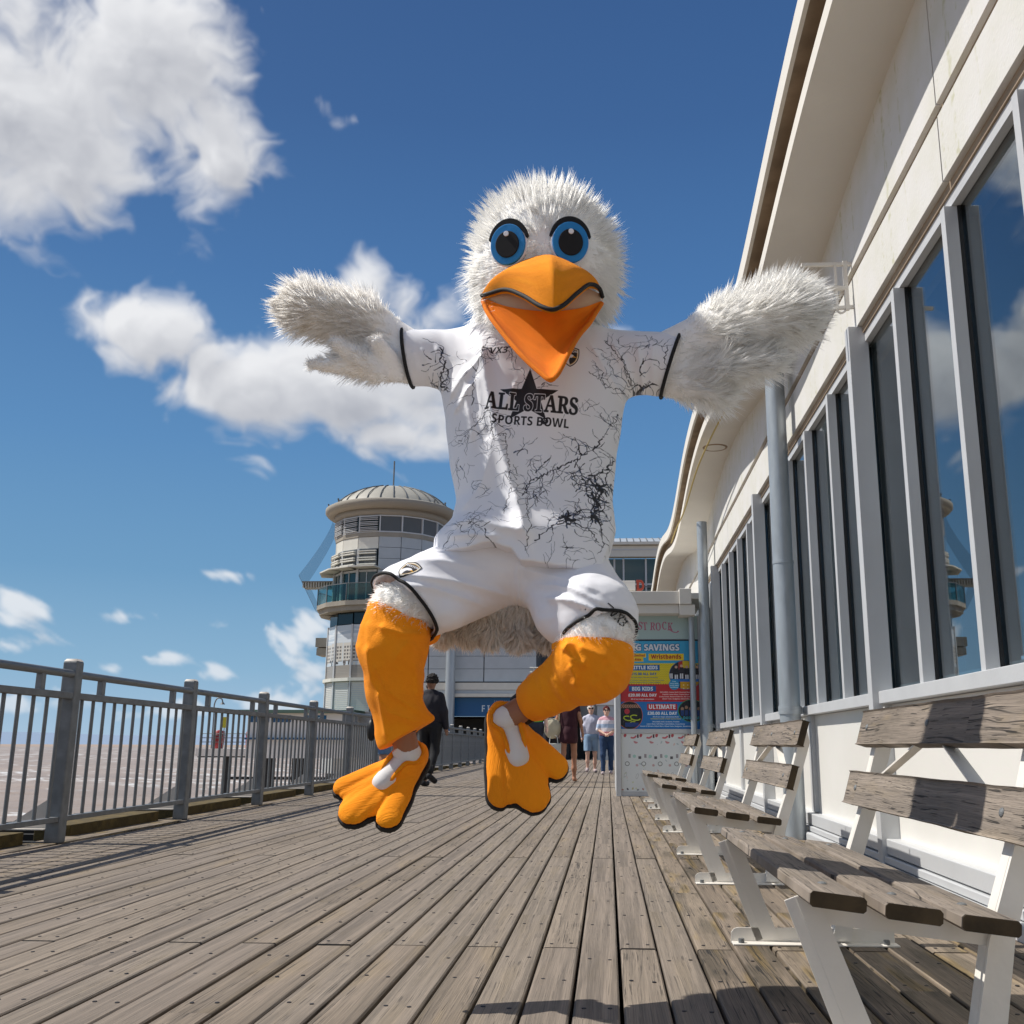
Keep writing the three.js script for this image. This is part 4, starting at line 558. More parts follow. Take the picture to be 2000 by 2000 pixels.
{
  const cloth = (seed, c, a = .12) => paintM(seed, c, a, { scale: 9, rough: .85, bump: .0008 });
  const dark = skinTex(52, [.52, .37, .29]), tanS = skinTex(54, [.68, .48, .37]), pale = skinTex(53, [.84, .68, .60]);
  const blackTop = cloth(61, [.125, .115, .145]), blackTr = cloth(62, [.085, .085, .10]);
  const [m] = makePerson('bearded man in black jacket and trousers with sunglasses, walking along the railing', [-2.93, 0, -16.9], Math.PI - .25, 1.81, { skin: dark, topMat: blackTop, topName: 'jacket', topBottom: .86, bottomMat: blackTr, hem: .1, shoeMat: cloth(63, [.10, .10, .12]), hair: 'short', hairMat: cloth(64, [.11, .09, .08], .5), hairLow: 1.60, curl: 1.9, glasses: 1, beard: 1, head: 1.0, bulk: 1.08, legs: [[-.08, .12], [.06, 0]], arms: [[[.0 - .235, 1.16, .0], [-.25, .92, .05]], [[.235, 1.16, 0], [.25, .91, .02]]] });
  part('shoe_stripe', [bx(-.16, -.155, .05, .075, -.04, .1), bx(.155, .16, .05, .075, -.02, .14)], M.white, m);
  makePerson('man in bright green tee shirt walking away behind the orange costume foot', [-1.27, 0, -17.1], Math.PI + .1, 1.83, { skin: pale, topMat: cloth(65, [.36, .70, .25]), sleeve: .4, topBottom: .88, bottomMat: cloth(66, [.14, .16, .22]), hem: .52, bottomName: 'shorts', shoeMat: cloth(67, [.5, .5, .5]), hair: 'short', hairMat: cloth(68, [.33, .20, .16], .3), hairLow: 1.63, curl: .3, bulk: 1.12 });
  const [w] = makePerson('barefoot woman in short dark plum dress carrying a cream shoulder bag, walking away', [-.74, 0, -19.5], Math.PI - .05, 1.72, { skin: tanS, topMat: cloth(69, [.235, .085, .13]), topName: 'dress_top', sleeve: .15, topBottom: .95, bottomMat: cloth(70, [.235, .085, .13]), bottomName: 'skirt', skirt: 1, hem: .71, hair: 'long', hairMat: cloth(71, [.13, .09, .07], .4), hairLow: 1.42, legs: [[.05, 0], [-.2, .09]], arms: [[[-.22, 1.17, 0], [-.26, .92, .03]], [[.22, 1.17, .02], [.25, .93, .06]]] });
  void w;
  const bag = thing('shoulder_bag', 'cream cloth shoulder bag hanging beside the woman in the plum dress', 'bag', [-1.05, .98, -19.44], .2);
  part('pouch', nets((x, y, z) => ell([0, 0, 0], [.17, .19, .08])(x, y, z) + (fbm(x * 12, y * 9, z * 12, 2) - .5) * .03, [-.24, -.26, -.14], [.24, .26, .14], .014), cloth(72, [.78, .74, .64]), bag); part('strap', tube([[-.1, .14, .02], [.02, .42, .02], [.12, .44, .02], [.13, .14, .02]], .012, 24, 6), cloth(73, [.7, .66, .55]), bag);
  const tote = thing('carrier_bag', 'white paper carrier bag held low by the woman in the plum dress', 'bag', [-1.02, .5, -19.4], .1); part('bag_body', bx(-.14, .14, -.16, .2, -.05, .05, .01), cloth(74, [.80, .80, .77]), tote); part('handle', tube([[-.08, .2, 0], [-.05, .34, 0], [.05, .34, 0], [.08, .2, 0]], .008, 16, 5), M.white, tote);
  makePerson('white haired woman in pale blouse and light denim shorts walking towards the camera', [-.42, 0, -25.8], .05, 1.66, { skin: pale, topMat: cloth(75, [.74, .74, .80]), sleeve: 1, topBottom: .86, bottomMat: cloth(76, [.50, .60, .70]), bottomName: 'shorts', hem: .56, shoeMat: cloth(77, [.66, .60, .60]), hair: 'short', hairMat: cloth(78, [.86, .85, .82], .2), curl: 1.5, glasses: 1, bulk: 1.12 });
  const stripe = paint(64, 256, (c, W, h) => { const q = ['#d9d3dc', '#a9bcd6', '#e2dce0', '#d98f9c', '#dfe3ea', '#b7c6da', '#d7a3ae']; q.forEach((k, i) => { c.fillStyle = k; c.fillRect(0, i * h / 7, W, h / 7 + 1); }); }); stripe.wrapS = stripe.wrapT = THREE.RepeatWrapping;
  makePerson('red haired woman in pink and blue striped shirt and jeans with clasped hands', [-.03, 0, -24.4], .02, 1.57, { skin: pale, topMat: S({ map: rep(stripe, 1, 1.6), roughness: .85 }), sleeve: .8, topBottom: .84, bottomMat: cloth(79, [.14, .24, .38]), hem: .08, shoeMat: cloth(80, [.74, .68, .68]), hair: 'short', hairMat: cloth(81, [.36, .09, .09], .4), hairLow: 1.54, glasses: 1, bulk: 1.08, legs: [[.08, 0], [-.04, .03]], arms: [[[-.235, 1.15, .04], [-.05, 1.03, .2]], [[.235, 1.15, .04], [.05, 1.03, .2]]] });
  const [b] = makePerson('person in orange top and denim shorts, mostly hidden behind an orange legging', [-2.93, 0, -13.9], Math.PI + .1, 1.70, { skin: tanS, topMat: cloth(82, [.72, .26, .10]), sleeve: .5, topBottom: .95, bottomMat: cloth(83, [.38, .50, .64], .3), bottomName: 'shorts', hem: .55, shoeMat: cloth(84, [.80, .80, .79]), hair: 'long', hairMat: cloth(85, [.25, .17, .12], .4), arms: [[[-.25, 1.15, 0], [-.27, .90, .02]], [[.25, 1.15, 0], [.27, .92, .02]]] });
  void b; const hb = thing('handbag', 'small black handbag at the side of the person in denim shorts', 'bag', [-3.2, .86, -13.86]); part('pouch', nets(ell([0, 0, 0], [.07, .15, .1]), [-.1, -.2, -.14], [.1, .2, .14], .012), M.black, hb); part('strap', tube([[0, .12, .05], [.04, .5, .02], [0, .12, -.05]], .008, 20, 5), M.black, hb);
  const [p] = makePerson('distant walker in pale shirt and dark shorts wearing a black backpack', [-1.5, 0, -27], Math.PI, 1.75, { skin: pale, topMat: cloth(86, [.62, .66, .74]), sleeve: .5, bottomMat: cloth(87, [.12, .12, .15]), bottomName: 'shorts', hem: .55, shoeMat: cloth(88, [.3, .3, .3]), hair: 'short', hairMat: cloth(89, [.2, .15, .12], .3) });
  part('backpack', nets(ell([0, 1.2, -.2], [.16, .24, .11]), [-.2, .9, -.36], [.2, 1.5, -.06], .016), M.black, p);
}
// ---------------------------------------------------------------- the jumper in the white bird costume
{
  const A = at, fleece = rep(grit, 5, 5), ORG = (seed, c, b = .0022) => S({ map: tint(seed, c, .2, 7), roughness: .95, bumpMap: fleece, bumpScale: b });
  const orange = ORG(91, [1, .595, .03]), orangeDeep = ORG(92, [.99, .52, .01]), blackCloth = S({ color: lin(.006, .006, .007), roughness: .75 }), skin = skinTex(93, [.60, .41, .30]);
  const t = thing('person', 'person jumping in fluffy white gull costume, orange beak, marbled shirt and webbed orange feet', 'person');
  const S3 = (a, b, k) => [lerp(a[0], b[0], k), lerp(a[1], b[1], k), lerp(a[2], b[2], k)];

  // ---- shirt: rows of the torso read as [photo row, left, right, centre z, half depth]
  const rows = [[612, 985, 1110, -2.95, .07], [636, 930, 1152, -2.95, .10], [662, 886, 1186, -2.95, .13], [720, 868, 1208, -2.95, .155], [770, 864, 1222, -2.95, .165], [830, 872, 1214, -2.95, .168], [900, 880, 1203, -2.95, .168], [980, 893, 1197, -2.94, .168], [1015, 884, 1201, -2.94, .186], [1060, 850, 1206, -2.93, .205], [1150, 836, 1214, -2.925, .215]]
    .map(([y, l, r, cz, rz]) => { const a = A(l, y, cz), b = A(r, y, cz); return [(a[1] + b[1]) / 2, (a[0] + b[0]) / 2, cz, (b[0] - a[0]) / 2, rz]; });
  const torso0 = (x, y, z) => {
    let i = 0; while (i < rows.length - 2 && y < rows[i + 1][0]) i++; const a = rows[i], b = rows[i + 1], k = clamp((a[0] - y) / (a[0] - b[0])), s = k * k * (3 - 2 * k) * .5 + k * .5;
    const cx = lerp(a[1], b[1], s), cz = lerp(a[2], b[2], s), rx = lerp(a[3], b[3], s), rz = lerp(a[4], b[4], s), u = Math.abs(x - cx) / rx, w = Math.abs(z - cz) / rz, q = Math.pow(Math.pow(u, 2.3) + Math.pow(w, 2.3), 1 / 2.3);
    let d = (q - 1) * lerp(rz, rx, clamp(u / (u + w + 1e-6))) * .86; const top = y - rows[0][0]; return top > 0 ? Math.max(d, top) : d;
  };
  const hemP = [[820, 1074], [905, 1074], [960, 1064], [998, 1076], [1022, 1102], [1100, 1110], [1160, 1122], [1230, 1142]].map(([x, y]) => A(x, y, -2.77));
  const hemY = (x) => { let i = 0; while (i < hemP.length - 2 && x > hemP[i + 1][0]) i++; const k = clamp((x - hemP[i][0]) / (hemP[i + 1][0] - hemP[i][0])); return lerp(hemP[i][1], hemP[i + 1][1], k * k * (3 - 2 * k)); };
  const ridges = [ // [points, height, width]: folds in the cloth
    [[[938, 660], [948, 740], [966, 830], [990, 910], [1014, 990], [1040, 1085]], .024, .022], [[[905, 700], [912, 790], [925, 870]], .011, .014], [[[930, 720], [940, 800], [950, 850]], .009, .012], [[[1010, 745], [985, 800]], .007, .012],
    [[[870, 770], [900, 735], [950, 690]], .012, .015], [[[880, 800], [905, 770], [930, 740]], .010, .012], [[[1225, 765], [1190, 725], [1150, 660]], .010, .014], [[[1240, 740], [1215, 690], [1195, 650]], .008, .012], [[[1262, 745], [1250, 700], [1245, 650]], .008, .010], [[[1285, 760], [1275, 700], [1278, 655]], .006, .010],
    [[[875, 1030], [930, 1020], [985, 1040], [1035, 1050]], .016, .018], [[[868, 1050], [930, 1052], [990, 1060]], .010, .012], [[[895, 1000], [940, 950], [958, 890], [962, 850]], .010, .026], [[[815, 660], [830, 700], [822, 745]], .007, .010], [[[845, 655], [855, 700], [850, 750]], .008, .010], [[[800, 665], [806, 705]], .005, .008]]
    .map(([p, h, w]) => [p.map(([x, y]) => A(x, y, -2.80)), h, w]);
  const folds = (x, y, z) => { let s = 0; for (const [p, h, w] of ridges) { let m = 1e9; for (let i = 0; i + 1 < p.length; i++) { const ax = p[i][0], ay = p[i][1], bx_ = p[i + 1][0] - ax, by = p[i + 1][1] - ay, k = clamp(((x - ax) * bx_ + (y - ay) * by) / (bx_ * bx_ + by * by)), e = i === 0 ? k : i === p.length - 2 ? 1 - k : 1, dx = x - ax - bx_ * k, dy = y - ay - by * k, q = Math.sqrt(dx * dx + dy * dy) / w + (1 - sstep(0, .35, e)) * 1.2; if (q < m) m = q; } if (m < 2.6) s += h * (.55 * Math.exp(-m * m) + .42 * Math.exp(-2 * m)); } return s * sstep(-3.0, -2.88, z); };
  const shL = [A(900, 700, -2.95), A(780, 698, -2.93)], shR = [A(1170, 703, -2.95), A(1345, 716, -2.93)];
  const sleeveL = cap(shL[0], shL[1], .086, .090), sleeveR = cap(shR[0], shR[1], .093, .101);
  const shirt0 = (x, y, z) => { let d = smin(smin(torso0(x, y, z), sleeveL(x, y, z), .045), sleeveR(x, y, z), .05); if (d < .07 && d > -.07) d -= folds(x, y, z) + (fbm(x * 15 + y * 4, y * 3.5, z * 13, 2) - .5) * .009 * (x < .02 ? 1.2 : .75); return d; };
  const cuffL = plane(A(797, 700, -2.93), [-.99, -.143, 0]), cuffR = plane(A(1310, 714, -2.93), [.95, -.316, 0]);
  const shirtF = (x, y, z) => { let d = shirt0(x, y, z); d = smax(d, hemY(x) - y, .006); d = smax(d, cuffL(x, y, z), .004); return smax(d, cuffR(x, y, z), .004); };
  const X0 = A(1060, 750, -2.79)[0] - .5, Y0 = A(1030, 1160, -2.79)[1], HH = .92, W2 = 2048, H2 = 1024, cpt = (px, py) => { const p = A(px, py, -2.79); return [(p[0] - X0) * 1024, (1 - (p[1] - Y0) / HH) * H2]; };
  const print = paint(W2, H2, (c) => {
    c.fillStyle = '#eeeef2'; c.fillRect(0, 0, W2, H2); const r = rng(21); c.lineCap = 'round';
    const ink = (k) => k < .75 ? '#15151c' : '#3a4a68';
    const walk = (x, y, a, n, w, depth) => { for (let i = 0; i < n; i++) { const st = 3 + r() * 6; a += (r() - .5) * 1.25; const nx = x + Math.cos(a) * st, ny = y + Math.sin(a) * st; c.strokeStyle = ink(r()); c.lineWidth = Math.max(.55, w * (.35 + 1.3 * r()) * (1 - .55 * i / n)); c.beginPath(); c.moveTo(x, y); c.lineTo(nx, ny); c.stroke(); x = nx; y = ny; if (depth > 0 && r() < .075) walk(x, y, a + (r() < .5 ? -1 : 1) * (.6 + r() * .7), n * .5, w * .62, depth - 1); } };
    const vein = (p, w, br) => { for (let i = 0; i + 1 < p.length; i++) { const [x0, y0] = p[i], [x1, y1] = p[i + 1], L = Math.hypot(x1 - x0, y1 - y0), n = Math.ceil(L / 6); let x = x0, y = y0; for (let k = 1; k <= n; k++) { const f = k / n, nx = lerp(x0, x1, f) + (r() - .5) * 9, ny = lerp(y0, y1, f) + (r() - .5) * 9; c.strokeStyle = '#15151c'; c.lineWidth = w * (.3 + r() * 1.3); c.beginPath(); c.moveTo(x, y); c.lineTo(nx, ny); c.stroke(); x = nx; y = ny; if (r() < br * .55) walk(x, y, r() * 6.3, 5 + r() * 10, w * .62, 1); } } };
    const P = (list) => list.map(([a, b]) => cpt(a, b));
    const net = (px, py, rx, ry, n, w) => { for (let i = 0; i < n * 1.5; i++) { const a = r() * 6.28, q = Math.sqrt(r()), [x, y] = cpt(px + Math.cos(a) * rx * q, py + Math.sin(a) * ry * q); walk(x, y, r() * 6.3, 4 + r() * 8, w * 1.35 * (.4 + r() * r() * 1.6), 1); } };
    vein(P([[1022, 975], [1035, 945], [1075, 925], [1120, 900], [1160, 870], [1185, 835]]), 2.6, .34); vein(P([[1160, 1000], [1165, 950], [1150, 930], [1185, 905], [1198, 880]]), 3.2, .4); vein(P([[1048, 1065], [1075, 1040], [1110, 1022], [1150, 1010], [1175, 990]]), 2.6, .3); vein(P([[1170, 1060], [1150, 1035], [1108, 1020]]), 2.2, .3); vein(P([[1030, 1085], [1040, 1040], [1030, 980]]), 1.5, .3); vein(P([[1168, 960], [1172, 1010], [1180, 1070]]), 2.2, .35);
    for (const [a, b] of [[1108, 1018], [1165, 972], [1171, 945], [1158, 1005]]) { const [x, y] = cpt(a, b); for (let i = 0; i < 9; i++) walk(x + (r() - .5) * 10, y + (r() - .5) * 14, r() * 6.3, 5, 5.5, 1); }
    net(1160, 925, 45, 70, 26, 1.8); net(1095, 920, 70, 26, 18, 1.5); net(1045, 965, 24, 20, 10, 1.4); net(1150, 1020, 40, 28, 12, 1.4); net(1100, 1090, 70, 22, 9, 1.1); net(1205, 800, 24, 30, 8, 1.5);
    vein(P([[955, 650], [940, 690], [925, 745], [920, 790]]), 1.9, .2); net(930, 700, 26, 40, 7, 1.2); vein(P([[890, 855], [925, 830], [955, 800], [965, 860], [990, 850]]), 1.3, .28); net(925, 840, 50, 30, 10, 1.1); net(900, 890, 28, 14, 4, 1); vein(P([[985, 850], [995, 905], [1000, 960], [985, 1010]]), 1.2, .28); net(1000, 920, 16, 40, 7, 1.2); net(985, 820, 30, 30, 4, 1); net(985, 705, 30, 28, 5, 1); net(1052, 745, 30, 22, 5, 1.1);
    vein(P([[852, 662], [862, 690], [850, 730], [868, 742]]), 3.2, .3); net(835, 710, 30, 34, 10, 1.6); vein(P([[812, 745], [850, 735], [875, 752]]), 1.6, .25); vein(P([[1180, 650], [1215, 690], [1240, 735], [1270, 745]]), 2.1, .3); vein(P([[1150, 720], [1190, 745], [1230, 742], [1275, 725]]), 1.6, .3); net(1215, 710, 55, 40, 16, 1.3); vein(P([[1305, 665], [1300, 690], [1308, 720]]), 2, .3); net(1170, 690, 24, 30, 6, 1); net(1250, 660, 30, 12, 5, 1.2); net(900, 1030, 28, 10, 5, 1.2); net(945, 1035, 30, 16, 6, 1.2); net(870, 1075, 18, 10, 3, 1); net(960, 1010, 30, 26, 5, 1); net(930, 960, 30, 24, 4, .8); net(1140, 790, 26, 20, 4, .8); net(1090, 860, 50, 16, 4, .7);
    for (let i = 0; i < 70; i++) walk(1024 + r() * 1024, r() * 1024, r() * 6.3, 10 + r() * 18, .8 + r() * 1.6, 2);
    // star and lettering
    const [sx, sy] = cpt(1033, 778), R = 90; c.save(); c.translate(sx, sy); c.rotate(.03); c.fillStyle = '#131318'; c.beginPath(); for (let i = 0; i < 10; i++) { const a = -Math.PI / 2 + i * Math.PI / 5, q = i % 2 ? R * .42 : R; c.lineTo(Math.cos(a) * q * 1.02, Math.sin(a) * q * (i === 0 ? 1.12 : 1)); } c.closePath(); c.fill(); c.restore();
    const word = (s, x0, y0, x1, y1, size, font, edge) => { const [ax, ay] = cpt(x0, y0), [bx_, by] = cpt(x1, y1); c.save(); c.translate(ax, ay); c.rotate(Math.atan2(by - ay, bx_ - ax)); c.font = `${font.split('|')[0]} ${size}px ${font.split('|')[1]}`; c.textAlign = 'left'; const w = c.measureText(s).width; c.scale(Math.hypot(bx_ - ax, by - ay) / w, 1); if (edge) { c.lineWidth = 7; c.strokeStyle = '#e9e9ee'; c.lineJoin = 'round'; c.strokeText(s, 0, 0); } c.fillStyle = '#131318'; c.fillText(s, 0, 0); if (edge) { c.lineWidth = 2.6; c.strokeStyle = '#131318'; c.strokeText(s, 0, 0); } c.restore(); };
    word('ALL STARS', 947, 800, 1129, 809, 80, 'bold|serif', 1); word('SPORTS BOWL', 960, 829, 1111, 836, 42, 'bold|sans-serif', 0);
    { const [bx_, by] = cpt(1064, 824); c.fillStyle = '#131318'; c.beginPath(); c.arc(bx_, by, 11, 0, 7); c.fill(); c.fillStyle = '#e9e9ee'; for (const [u, v] of [[-3, -4], [2, -5], [1, 0]]) { c.beginPath(); c.arc(bx_ + u, by + v, 1.5, 0, 7); c.fill(); } }
    { const [vx, vy] = cpt(950, 689); c.save(); c.translate(vx, vy); c.rotate(-.05); c.font = 'bold italic 32px sans-serif'; c.fillStyle = '#131318'; c.lineWidth = 2; c.fillText('VX3', 6, 0); c.fillRect(-10, -22, 22, 4); c.fillRect(66, -22, 16, 4); c.restore(); }
    { const [cx, cy] = cpt(1113, 692); c.save(); c.translate(cx, cy); c.scale(1.25, 1.25); shield(c); c.restore(); }
  });
  function shield(c) { // club badge: a dark shield with a white bird's head
    const sh = (q) => { c.beginPath(); c.moveTo(-22 * q, -24 * q); c.quadraticCurveTo(0, -34 * q, 22 * q, -24 * q); c.bezierCurveTo(24 * q, 6 * q, 16 * q, 22 * q, 0, 32 * q); c.bezierCurveTo(-16 * q, 22 * q, -24 * q, 6 * q, -22 * q, -24 * q); c.closePath(); };
    c.fillStyle = '#16161a'; sh(1); c.fill(); c.lineWidth = 2.4; c.strokeStyle = '#e8e2d4'; sh(.86); c.stroke(); c.strokeStyle = '#c99a3c'; c.lineWidth = 1.4; sh(.78); c.stroke(); c.fillStyle = '#e9e9ee'; c.font = 'bold 9px sans-serif'; c.textAlign = 'center'; c.fillText('WESTON', 0, -12);
    c.beginPath(); c.moveTo(-15, 10); c.bezierCurveTo(-14, -8, 4, -12, 10, -2); c.lineTo(4, 4); c.bezierCurveTo(-2, 2, -4, 12, 0, 25); c.bezierCurveTo(-8, 22, -12, 18, -15, 10); c.fill(); c.fillStyle = '#d9a032'; c.beginPath(); c.moveTo(9, -3); c.lineTo(17, 3); c.lineTo(5, 3); c.fill(); c.textAlign = 'left';
  }
  const uvShirt = (x, y, z, nx, ny, nz) => { const u = x - X0, v = (y - Y0) / HH; return z < -2.96 ? [.5 + u * .5, v] : [u * .5, v]; };
  const shirtM = S({ map: print, roughness: .5 }), sLo = [A(780, 900, -2.93)[0] - .03, A(1030, 1150, -2.9)[1], -3.16], sHi = [A(1340, 700, -2.93)[0] + .03, A(1030, 600, -2.95)[1] + .02, -2.60];
  const shirt = part('shirt', nets(shirtF, sLo, sHi, .0068, uvShirt), shirtM, t);
  // piped cuffs
  const ring = (f, pl, c, n, r) => { const N = V(...n).normalize(), U = V(0, 1, 0).addScaledVector(N, -N.y).normalize(), W = N.clone().cross(U), out = []; for (let i = 0; i < 40; i++) { const a = i / 40 * Math.PI * 2, d = U.clone().multiplyScalar(Math.cos(a)).addScaledVector(W, Math.sin(a)); let s = .0; for (; s < .2; s += .002) if (f(c[0] + d.x * s, c[1] + d.y * s, c[2] + d.z * s) > 0) break; s += .0018; out.push([c[0] + d.x * s, c[1] + d.y * s, c[2] + d.z * s]); } return tube(out, r, 120, 6, true); };
  part('cuff_piping', ring(shirt0, 0, A(797, 700, -2.93), [-.99, -.143, 0], .0055), blackCloth, shirt); part('cuff_piping', ring(shirt0, 0, A(1310, 714, -2.93), [.95, -.316, 0], .006), blackCloth, shirt);

  // ---- shorts
  const thL = cap(A(968, 1106, -2.96), A(800, 1175, -2.80), .128, .116), thR = cap(A(1100, 1124, -2.96), A(1158, 1205, -2.79), .132, .126), pel = ell(A(1028, 1090, -2.955), [.225, .13, .150]);
  const sf = [[[[700, 1130], [800, 1125], [900, 1135], [985, 1150]], .010, .014], [[[760, 1145], [850, 1150], [940, 1175]], .008, .012], [[[1010, 1100], [1080, 1120], [1180, 1165]], .011, .018], [[[1040, 1130], [1110, 1150], [1200, 1195]], .010, .014], [[[1005, 1080], [1004, 1160]], .006, .008], [[[1060, 1165], [1120, 1178], [1190, 1210]], .010, .012], [[[790, 1090], [860, 1090], [940, 1105]], .007, .016]].map(([p, h, w]) => [p.map(([x, y]) => A(x, y, -2.72)), h, w]);
  const lines = (set, x, y) => { let s = 0; for (const [p, h, w] of set) { let m = 1e9; for (let i = 0; i + 1 < p.length; i++) { const ax = p[i][0], ay = p[i][1], bx_ = p[i + 1][0] - ax, by = p[i + 1][1] - ay, k = clamp(((x - ax) * bx_ + (y - ay) * by) / (bx_ * bx_ + by * by)), e = i === 0 ? k : i === p.length - 2 ? 1 - k : 1; m = Math.min(m, Math.hypot(x - ax - bx_ * k, y - ay - by * k) / w + (1 - sstep(0, .35, e)) * 1.2); } if (m < 2.6) s += h * (.7 * Math.exp(-m * m) + .5 * Math.exp(-2 * m)); } return s; };
  const flL = cap(A(935, 1130, -2.92), A(874, 1192, -2.79), .08, .055), flR = cap(A(1075, 1140, -2.9), A(1088, 1205, -2.80), .08, .066);
  const shorts0 = (x, y, z) => { let d = smin(smin(smin(pel(x, y, z), thL(x, y, z), .05), smin(thR(x, y, z), flR(x, y, z), .03), .05), flL(x, y, z), .03); if (Math.abs(d) < .06) d -= lines(sf, x, y) * sstep(-2.95, -2.85, z) + (fbm(x * 9, y * 17, z * 9, 3) - .5) * .012; return d; };
  const hemLp = A(815, 1164, -2.69), hemLn = [-.58, -.70, .45], hemRp = A(1140, 1204, -2.665), hemRn = [.26, -.80, .54];
  const cutL = plane(hemLp, hemLn), cutR = plane(hemRp, hemRn), xm = A(1010, 1150, -2.9)[0];
  const shortsF = (x, y, z) => { let d = shorts0(x, y, z); const pc = x < xm ? cutL(x, y, z) : cutR(x, y, z); if (pc > -.12) d = smax(d, -(d + .013) - Math.max(0, -.045 - pc) * 1.2, .003); const wv = Math.sin(x * 60) * .006; return x < xm ? smax(d, cutL(x, y, z) + wv, .004) : smax(d, cutR(x, y, z) + wv - .01 * Math.exp(-Math.pow((x - A(1065, 1190, -2.7)[0]) / .03, 2)) * -2, .004); };
  const white = S({ map: tint(94, [.945, .945, .965], .03, 3), roughness: .55 });
  const shorts = part('shorts', nets(shortsF, [A(700, 1150, -2.8)[0] - .05, A(1000, 1300, -2.8)[1], -3.14], [A(1240, 1150, -2.8)[0] + .05, A(1000, 1010, -2.9)[1], -2.6], .0062), white, t);
  const inL = A(870, 1135, -2.87), inR = A(1128, 1160, -2.86), onto = (c, pl, n) => { const N = V(...n).normalize(), k = pl(...c) / 1; return [c[0] - N.x * k, c[1] - N.y * k, c[2] - N.z * k]; };
  part('hem_piping', ring(shorts0, 0, onto(inL, cutL, hemLn), hemLn, .005), blackCloth, shorts); part('hem_piping', ring(shorts0, 0, onto(inR, cutR, hemRn), hemRn, .005), blackCloth, shorts);
  // badge and maker's mark on the shorts, laid on the cloth
  const patch = (f, px, py, w, h, rot, tex, name, parent) => { const c = V(...hit(f, px, py)), e = .004, g = V(f(c.x + e, c.y, c.z) - f(c.x - e, c.y, c.z), f(c.x, c.y + e, c.z) - f(c.x, c.y - e, c.z), f(c.x, c.y, c.z + e) - f(c.x, c.y, c.z - e)).normalize(), U = V(0, 1, 0).addScaledVector(g, -g.y).normalize(), R = U.clone().cross(g), rx = R.clone().multiplyScalar(Math.cos(rot)).addScaledVector(U, Math.sin(rot)), ry = U.clone().multiplyScalar(Math.cos(rot)).addScaledVector(R, -Math.sin(rot));
    return part(name, sheet((u, v) => { const q = c.clone().addScaledVector(rx, (u - .5) * w).addScaledVector(ry, (v - .5) * h).addScaledVector(g, .03); for (let i = 0; i < 60; i++) { const d = f(q.x, q.y, q.z) - .0016; if (d < .0003) break; q.addScaledVector(g, -d * .7); } return q; }, 14, 14), new THREE.MeshStandardMaterial({ map: tex, alphaTest: .5, roughness: .6, side: THREE.DoubleSide }), parent); };
  patch(shorts0, 797, 1113, .075, .085, -.55, paint(256, 288, (c) => { c.clearRect(0, 0, 256, 288); c.translate(128, 140); c.scale(4, 4); shield(c); }), 'badge', shorts);
  patch(shorts0, 1206, 1204, .09, .045, -.62, paint(256, 128, (c) => { c.clearRect(0, 0, 256, 128); c.font = 'bold italic 96px sans-serif'; c.fillStyle = '#111114'; c.fillText('VX3', 50, 100); c.fillRect(4, 30, 60, 10); }), 'maker_mark', shorts);

  // ---- orange leggings
  const knL = [cap(A(782, 1180, -2.80), A(768, 1262, -2.79), .090, .090), cap(A(768, 1262, -2.79), A(768, 1340, -2.81), .084, .068), cap(A(768, 1340, -2.81), A(782, 1440, -2.83), .066, .062), cap(A(785, 1385, -2.82), A(838, 1405, -2.85), .045, .010), cap(A(800, 1215, -2.84), A(842, 1236, -2.88), .045, .03)];
  const ol = [[[[722, 1250], [728, 1330], [760, 1390], [830, 1415]], .016, .016], [[[735, 1290], [760, 1350], [830, 1400]], .012, .013], [[[742, 1340], [745, 1400], [752, 1450]], .009, .009], [[[740, 1225], [790, 1240], [835, 1240]], .010, .012], [[[810, 1290], [812, 1350]], .007, .010], [[[770, 1300], [800, 1260]], .008, .016]].map(([p, h, w]) => [p.map(([x, y]) => A(x, y, -2.74)), h, w]);
  const legL0 = blend(knL, .035), wv = (set, k) => (x, y, z) => { let d = k(x, y, z); if (Math.abs(d) < .05) d -= lines(set, x, y) * sstep(-2.95, -2.84, z) + (fbm(x * 13 + y * 6, y * 7 - x * 4, z * 13, 2) - .5) * .020 + (Math.abs(fbm(x * 24 + y * 18, y * 9, z * 20, 2) - .5)) * .014; return d; };
  const legL = cutBy(cutBy(wv(ol, legL0), plane(A(795, 1434, -2.8), [.5, -.87, 0]), .006), plane(A(790, 1192, -2.70), [.36, .92, -.06]), .012);
  const knR = [ell(A(1160, 1292, -2.75), [.108, .104, .105]), cap(A(1150, 1300, -2.77), A(1034, 1374, -2.92), .094, .052), cap(A(1118, 1262, -2.75), A(1095, 1250, -2.76), .045, .028)];
  const or = [[[[1105, 1250], [1120, 1290], [1150, 1305]], .018, .014], [[[1110, 1295], [1125, 1325], [1122, 1345]], .013, .010], [[[1125, 1262], [1165, 1278], [1190, 1290]], .010, .014], [[[1070, 1315], [1090, 1350], [1110, 1385]], .007, .014], [[[1150, 1350], [1185, 1320], [1205, 1300]], .008, .014], [[[1100, 1275], [1108, 1262]], .02, .012]].map(([p, h, w]) => [p.map(([x, y]) => A(x, y, -2.68)), h, w]);
  const legR = cutBy(cutBy(wv(or, blend(knR, .035)), plane(A(1028, 1377, -2.92), [-.80, -.46, -.4]), .006), plane(A(1150, 1239, -2.66), [.06, .97, -.18]), .012);
  const lB = (p, r) => [p.map((v) => v - r), p.map((v) => v + r)];
  { const [a, b] = [[A(690, 1200, -2.8)[0], A(700, 1480, -2.8)[1], -2.98], [A(880, 1200, -2.8)[0], A(700, 1160, -2.8)[1], -2.62]]; part('legging', nets(legL, a, b, .0065), orange, t); }
